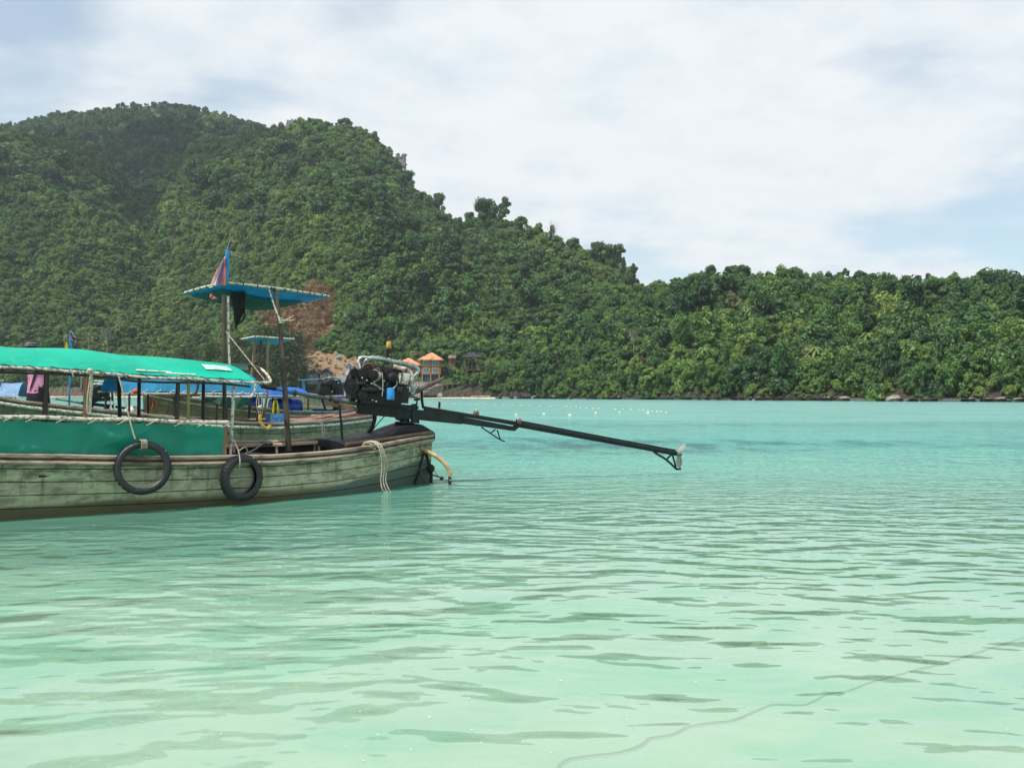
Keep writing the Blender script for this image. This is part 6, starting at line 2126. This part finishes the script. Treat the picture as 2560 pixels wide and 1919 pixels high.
M['grey_roof'] = surf('grey_sheet_roof', (0.17, 0.18, 0.18), 0.8, 0.3, .5)
M['pale_wall'] = surf('pale_wall', (0.55, 0.53, 0.50), 0.85, 0.25, .5)
M['deck_wood'] = surf('deck_wood', (0.22, 0.12, 0.085), 0.85, 0.35, .8)
M['sand'] = surf('pale_sand', (0.60, 0.50, 0.36), 0.95, 0.2, .5)


def u_at(D):
    return D / 2309.0


def hip_roof(name, c, hx, hy, z0, z1, parent, mat_, ridge=0.0, eave=.25):
    mb = MB()
    b = [(c[0] - hx, c[1] - hy, z0), (c[0] + hx, c[1] - hy, z0), (c[0] + hx, c[1] + hy, z0), (c[0] - hx, c[1] + hy, z0)]
    lo = [(p[0], p[1], z0 - eave) for p in b]
    tp = [(c[0] - ridge, c[1], z1), (c[0] + ridge, c[1], z1)]
    mb.add(b + tp, [(0, 1, 5, 4), (1, 2, 5), (2, 3, 4, 5), (3, 0, 4)], False)
    mb.add(lo + b, [(3, 2, 1, 0), (0, 1, 5, 4), (1, 2, 6, 5), (2, 3, 7, 6), (3, 0, 4, 7)], False)
    return mb.build(name, M[mat_], parent)


def window(c, w, h, parent, panes=3):
    f = MB().box(c, (w, .12, h)).build('window', M['window_glass'], parent)
    for dx in (-w / 2, w / 2):
        MB().box((c[0] + dx, c[1] - .05, c[2]), (.14, .16, h + .14)).build('frame', M['window_frame'], f)
    for dz in (-h / 2, h / 2):
        MB().box((c[0], c[1] - .052, c[2] + dz), (w, .16, .14)).build('frame', M['window_frame'], f)
    for i in range(1, panes):
        MB().box((c[0] - w / 2 + w * i / panes, c[1] - .06, c[2]), (.07, .12, h - .14)).build('mullion', M['window_glass'] if i % 2 == 0 else M['blue_wall'], f)


D = 312.0
u = u_at(D)
ho = empty('orange_house', at(1077, 990, D) * [1, 1, 0] + [0, 3, .8], 'two-storey orange house with hipped orange roof on a dark basement', 'house')
cx = at(1077, 900, D)[0]
Z = lambda py: at(1077, py, D)[2]
W_ = 46 * u
yc = D + 3
MB().box((cx, yc + 0, (Z(899) + Z(936)) / 2), (W_, 6, Z(899) - Z(936))).build('wall', M['orange_wall'], ho)
MB().box((cx, yc, (Z(936) + Z(954)) / 2), (W_ - .6, 5.6, Z(936) - Z(954) - .02)).build('basement', M['dark_base'], ho)
MB().box((cx, yc, (Z(954) + .5) / 2), (W_ + 5, 7, Z(954) - .52)).build('terrace', M['concrete'], ho)
for k in range(3):
    MB().box((cx - W_ / 2 + W_ * k / 2, yc - 3.02, (Z(899) + Z(936)) / 2), (.42, .22, Z(899) - Z(936) - .03)).build('pilaster', M['orange_dark'], ho)
for py in (917, 935):
    MB().box((cx, yc - 3.03, Z(py)), (W_ + .1, .2, .28)).build('floor_band', M['orange_dark'], ho)
for k in (-1, 1):
    for py in (908, 926):
        window((cx + k * W_ * .245, yc - 3.08, Z(py)), W_ * .33, 1.75, ho, 4)
    for py in (940, 950):
        pass
hip_roof('roof', (cx, yc), W_ / 2 + 1.1, 4.2, Z(898), Z(880), ho, 'roof_tile', .3, .35)
for k in (-1, 0, 1):
    MB().box((cx + k * W_ * .46, yc - 3.4, (Z(936) + Z(954)) / 2), (.25, .25, Z(936) - Z(954))).build('column', M['concrete'], ho)

h2 = empty('orange_house', at(1018, 985, 316) * [1, 1, 0] + [0, 5, .8], 'second orange house mostly hidden behind the near engine', 'house')
cx = at(1018, 900, 318)[0]
MB().box((cx, 322, 6.5), (7, 5.5, 9)).build('wall', M['orange_wall'], h2)
window((cx + 1.8, 319.2, 8.5), 2.0, 1.7, h2)
window((cx - 1.8, 319.2, 8.5), 2.0, 1.7, h2)
hip_roof('roof', (cx, 322), 4.9, 4.0, at(1000, 912, 318)[2], at(1000, 893, 318)[2], h2, 'roof_tile', .3)


def hut(name, label, px, py0, py1, wpx, D, roof, wall, gable=True, group=None, dpt=4.0):
    """small hut: walls, pitched roof, door"""
    g0 = at(px, py1, D)
    root = empty(name, g0, label, 'hut', group)
    u = u_at(D)
    w = wpx * u
    zt, zb = at(px, py0, D)[2], g0[2]
    ze = zb + (zt - zb) * .55
    MB().box((g0[0], D + dpt / 2, (zb + ze) / 2 - 1.0), (w * .82, dpt, ze - zb + 2.0)).build('wall', M[wall], root)
    MB().box((g0[0] + w * .12, D - .02, zb + (ze - zb) * .42), (w * .18, .1, (ze - zb) * .8)).build('door', M['dark_base'], root)
    MB().box((g0[0] - w * .2, D - .02, zb + (ze - zb) * .6), (w * .16, .1, (ze - zb) * .35)).build('window', M['window_glass'], root)
    mb = MB()
    if gable:
        for sd in (-1, 1):
            p = [np.array([g0[0], D - .6, zt]), np.array([g0[0] + sd * w / 2, D - .6, ze]), np.array([g0[0] + sd * w / 2, D + dpt + .6, ze]), np.array([g0[0], D + dpt + .6, zt])]
            q = [a - np.array([0, 0, .18]) for a in p]
            mb.add(p + q, [(0, 1, 2, 3), (7, 6, 5, 4), (0, 4, 5, 1), (1, 5, 6, 2), (2, 6, 7, 3)], False)
        mb.add([(g0[0], D, zt - .1), (g0[0] - w * .42, D, ze), (g0[0] + w * .42, D, ze)], [(0, 1, 2)], False)
    else:
        p = [np.array([g0[0] - w / 2, D - .8, ze]), np.array([g0[0] + w / 2, D - .8, ze]), np.array([g0[0] + w / 2, D + dpt + .5, zt]), np.array([g0[0] - w / 2, D + dpt + .5, zt])]
        q = [a - np.array([0, 0, .2]) for a in p]
        mb.add(p + q, [(0, 1, 2, 3), (7, 6, 5, 4), (0, 4, 5, 1), (1, 5, 6, 2), (2, 6, 7, 3), (3, 7, 4, 0)], False)
    mb.build('roof', M[roof], root)
    return root


hut('beach_hut', 'dark gabled beach hut below the bare sandy slope', 783, 923, 946, 30, 335, 'thatch', 'dark_base')
hut('beach_hut', 'second dark gabled hut beside the small blue awning', 815, 920, 946, 26, 337, 'thatch', 'brown_wall')
hut('shack', 'shack with teal sheet roof and blue wall on the sandy slope', 858, 882, 907, 34, 352, 'teal_roof', 'blue_wall', False)
hut('shed', 'low grey-roofed shed with brown wall behind the near engine', 855, 938, 975, 42, 328, 'grey_roof', 'brown_wall', False)
hut('shed', 'pale sheet-roofed lean-to between the teal shack and the engine', 873, 906, 925, 22, 338, 'pale_wall', 'pale_wall', True)
hut('hill_hut', 'small brown hut among trees right of the orange house', 1130, 886, 905, 20, 318, 'deck_wood', 'brown_wall', False, None, 3)
hut('stall', 'low stall with teal awning on the beach behind the engines', 868, 962, 988, 16, 324, 'teal_roof', 'pale_wall', False)

# terraces on stilts by the water
sd_ = empty('stilt_deck', at(1155, 992, 300) * [1, 1, 0] + [0, 0, .8], 'brown timber decks on tall stilts right of the orange house', 'deck')
D = 300.0


def deck(x0, x1, py, Dp, dep, n):
    a, b = at(x0, py, Dp), at(x1, py, Dp)
    for k in range(n):
        t0, t1 = k / n, (k + .94) / n
        MB().box(((a[0] + (b[0] - a[0]) * (t0 + t1) / 2), Dp + dep / 2, a[2]), ((b[0] - a[0]) * (t1 - t0), dep, .22)).build('plank', M['deck_wood'], sd_)
    for k in range(int((x1 - x0) / 13) + 1):
        x = a[0] + (b[0] - a[0]) * k / max(1, int((x1 - x0) / 13))
        for yy in (Dp + .2, Dp + dep - .3):
            zg = max(.3, float(h_main(np.array([x]), np.array([yy]))[0][0]) - .5)
            if zg < a[2] - .3:
                MB().tube([(x, yy, zg), (x, yy, a[2] - .12)], .13, 6).build('stilt', M['deck_wood'], sd_)
    for k in range(int((x1 - x0) / 9)):
        x = a[0] + (b[0] - a[0]) * (k + .5) / int((x1 - x0) / 9)
        MB().box((x, Dp + .08, a[2] + .55), (.09, .09, .95)).build('rail_post', M['deck_wood'], sd_)


deck(1104, 1202, 960, 303, 4.0, 18)
deck(1166, 1202, 924, 309, 4.0, 7)
deck(1202, 1250, 963, 298, 2.5, 9)
pv = empty('open_pavilion', at(1180, 922, 311), 'dark open-sided pavilion above the upper stilt deck', 'pavilion')
for dx in (-2.2, 0, 2.2):
    for dy in (0, 3):
        c_ = at(1180, 922, 310)
        MB().tube([(c_[0] + dx, 310.4 + dy, c_[2]), (c_[0] + dx, 310.4 + dy, c_[2] + 4.4)], .12, 6).build('post', M['deck_wood'], pv)
c_ = at(1180, 889, 310)
hip_roof('roof', (c_[0], 312), 3.4, 2.8, c_[2] - .4, c_[2] + 1.2, pv, 'thatch', .8)
# retaining wall and beach
wl = empty('retaining_wall', at(1030, 992, 309) * [1, 1, 0] + [0, 0, .6], 'stone retaining wall under the orange house', 'wall')
for r_ in range(4):
    for k in range(16):
        x0 = at(985 + k * 8 + (r_ % 2) * 4, 985, 309)[0]
        s_ = 8 * u_at(309)
        MB().box((x0, 309 + .12 * ((k * 7 + r_ * 3) % 4), 1.2 + r_ * 1.02), (s_ * .93, .7, .94), None, .08).build('stone', M['concrete'], wl)
rows = [[(at(p, 990, 300)[0] * (300 + q) / 300, lerp_tab(SHORE, p) + q, zz) for p in np.linspace(985, 1240, 20)] for q, zz in ((-9, -.25), (-5, .10), (0, .85), (4, 1.3))]
tag(MB().sheet(rows[::-1]).build('beach', M['sand'], origin=(0, 0, 0)), kind='structure')
rows = [[((p - 1280) / 2309 * (lerp_tab(SHORE, p) + q), lerp_tab(SHORE, p) + q, zz) for p in np.linspace(-500, 985, 40)] for q, zz in ((-14, -.3), (-8, .1), (0, 1.0), (5, 1.6))]
tag(MB().sheet(rows[::-1]).build('beach', M['sand'], origin=(0, 0, 0)), kind='structure')
# boulders and drift timber heaped on the beach
for k in range(26):
    px = trnd.uniform(1005, 1125)
    D = float(lerp_tab(SHORE, px)) + trnd.uniform(-4, 0)
    p = np.array([(px - 1280) / 2309 * D, D, trnd.uniform(.3, .8)])
    a = trnd.uniform(0, 3.1)
    L_ = trnd.uniform(1.0, 2.6)
    d_ = np.array([math.cos(a), math.sin(a) * .4, trnd.uniform(-.1, .25)]) * L_ / 2
    tag(MB().tube([p - d_, p, p + d_], [.14, .16, .10], 6).build('driftwood', M['tan_wood'] if k % 2 else M['rust']), '%s drift timber %s on the beach below the retaining wall' % (('pale' if k % 2 else 'dark'), ('beside the silencer pipe' if px < 1045 else ('near the rowing boat' if px < 1090 else 'at the sandy end'))), 'timber', 'drift timber on the beach')
rb = empty('rowing_boat', at(1080, 991, 300) * [1, 1, 0] + [0, 0, 0], 'small dark rowing boat drawn up on the debris beach', 'boat')
FR = Frame(at(1092, 991, 302)[:2], 5)
mb = MB()
rings = []
for t in np.linspace(0, 1, 9):
    w = .75 * math.sin(math.pi * (t * .86 + .10)) ** .7
    z = .95 + .35 * (2 * t - 1) ** 2
    rings.append([FR(t * 4.2, w, z), FR(t * 4.2, w * .6, .5), FR(t * 4.2, 0, .35), FR(t * 4.2, -w * .6, .5), FR(t * 4.2, -w, z)])
mb.sheet(rings, .06).build('hull', M['hull_in'], rb)
MB().box(FR(2.1, 0, .8), (.3, 1.2, .06), FR.ax).build('thwart', M['tan_wood'], rb)
# fence and low wall on the left shore
fe = empty('stick_fence', at(130, 985, 405) * [1, 1, 0] + [0, 0, 1.2], 'pale stick fence on the low shore wall behind the person in pink', 'fence')
for k in range(46):
    px = 62 + k * 3.1 + trnd.uniform(-.7, .7)
    c_ = at(px, 985, 405)
    h = trnd.uniform(2.0, 3.3)
    MB().tube([(c_[0], 405, 1.6), (c_[0] + trnd.uniform(-.15, .15), 405, 1.6 + h)], .10, 5).build('stick', M['tan_wood'], fe)
sw_ = empty('shore_wall', at(130, 990, 404) * [1, 1, 0] + [0, 0, .6], 'low brown wall along the left shore under the stick fence', 'wall')
for k in range(30):
    x0 = at(-40 + k * 16, 990, 404)[0]
    MB().box((x0, 404 + .06 * (k % 3), 1.35), (16 * u_at(404) * .97, .8, 1.6), None, .06).build('block', M['brown_wall'], sw_)

# pale flecks drifting on the water close to the beach
M['foam'] = surf('foam_fleck', (0.75, 0.8, 0.74), 0.6, 0.1, 9)
mb = MB()
for k in range(70):
    x, y = trnd.uniform(-.62, .62), 3.2 * (4.5 ** trnd.random())
    if trnd.random() < .5:
        x = trnd.gauss(-.05, .12)
    r = trnd.choice([.003, .004, .005]) * (y / 5) ** .5
    c_ = np.array([x * y, y, .003])
    mb.add([c_ + np.array([r * 1.3 * math.cos(a), r * math.sin(a), .002]) for a in np.arange(6) * math.pi / 3], [(0, 1, 2, 3, 4, 5)], False)
tag(mb.build('foam_flecks', M['foam'], origin=(0, 8, 0)), 'tiny white bubbles scattered on the water near the beach', 'bubbles', None, 'stuff')

# ------------------------------------------------------------------ light sea haze
def haze_box():
    m, nt, out = new_mat('sea_haze')
    v = node(nt, 'ShaderNodeVolumePrincipled', {'Color': (0.80, 0.90, 1.0, 1), 'Density': HAZE, 'Anisotropy': 0.1})
    nt.links.new(v.outputs[0], out.inputs['Volume'])
    tag(MB().box((0, 600, 160), (3400, 1300, 346)).build('haze', m), 'thin pale sea haze over the bay', 'haze', None, 'stuff')


HAZE = 0.00013
haze_box()


# ------------------------------------------------------------------ an unseen cloud, placed sunward of the mountain to shade its upper slopes
def unseen_cloud_material():
    m, nt, out = new_mat('cloud')
    tc = node(nt, 'ShaderNodeTexCoord').outputs['Object']
    a = noise(nt, tc, 0.012, 5, 0.6)
    d = node(nt, 'ShaderNodeBsdfDiffuse', {0: (0.9, 0.92, 0.95, 1)})
    t = node(nt, 'ShaderNodeBsdfTranslucent', {0: (0.9, 0.92, 0.95, 1)})
    q = node(nt, 'ShaderNodeMixShader', {0: 0.5, 1: d.outputs[0], 2: t.outputs[0]})
    tr = node(nt, 'ShaderNodeBsdfTransparent')
    ms = node(nt, 'ShaderNodeMixShader', {0: maprange(nt, a, 0.33, 0.58, 0.22, 0.75, True), 1: tr.outputs[0], 2: q.outputs[0]})
    nt.links.new(ms.outputs[0], out.inputs[0])
    return m


crn = random.Random(4)
sd_v = np.array(sdir)
cc = np.array([-345, 815, 210]) + sd_v * 640
mb = MB()
for k in range(15):
    a, r = crn.uniform(0, 6.28), math.sqrt(crn.random())
    mb.blob(cc + np.array([200 * r * math.cos(a), 185 * r * math.sin(a), crn.uniform(-12, 18)]), (crn.uniform(50, 85), crn.uniform(45, 75), crn.uniform(18, 30)), 14, 9, .06, crn)
tag(mb.build('cloud', unseen_cloud_material()), 'white cloud out of view that shades the mountain', 'cloud', None, 'stuff')
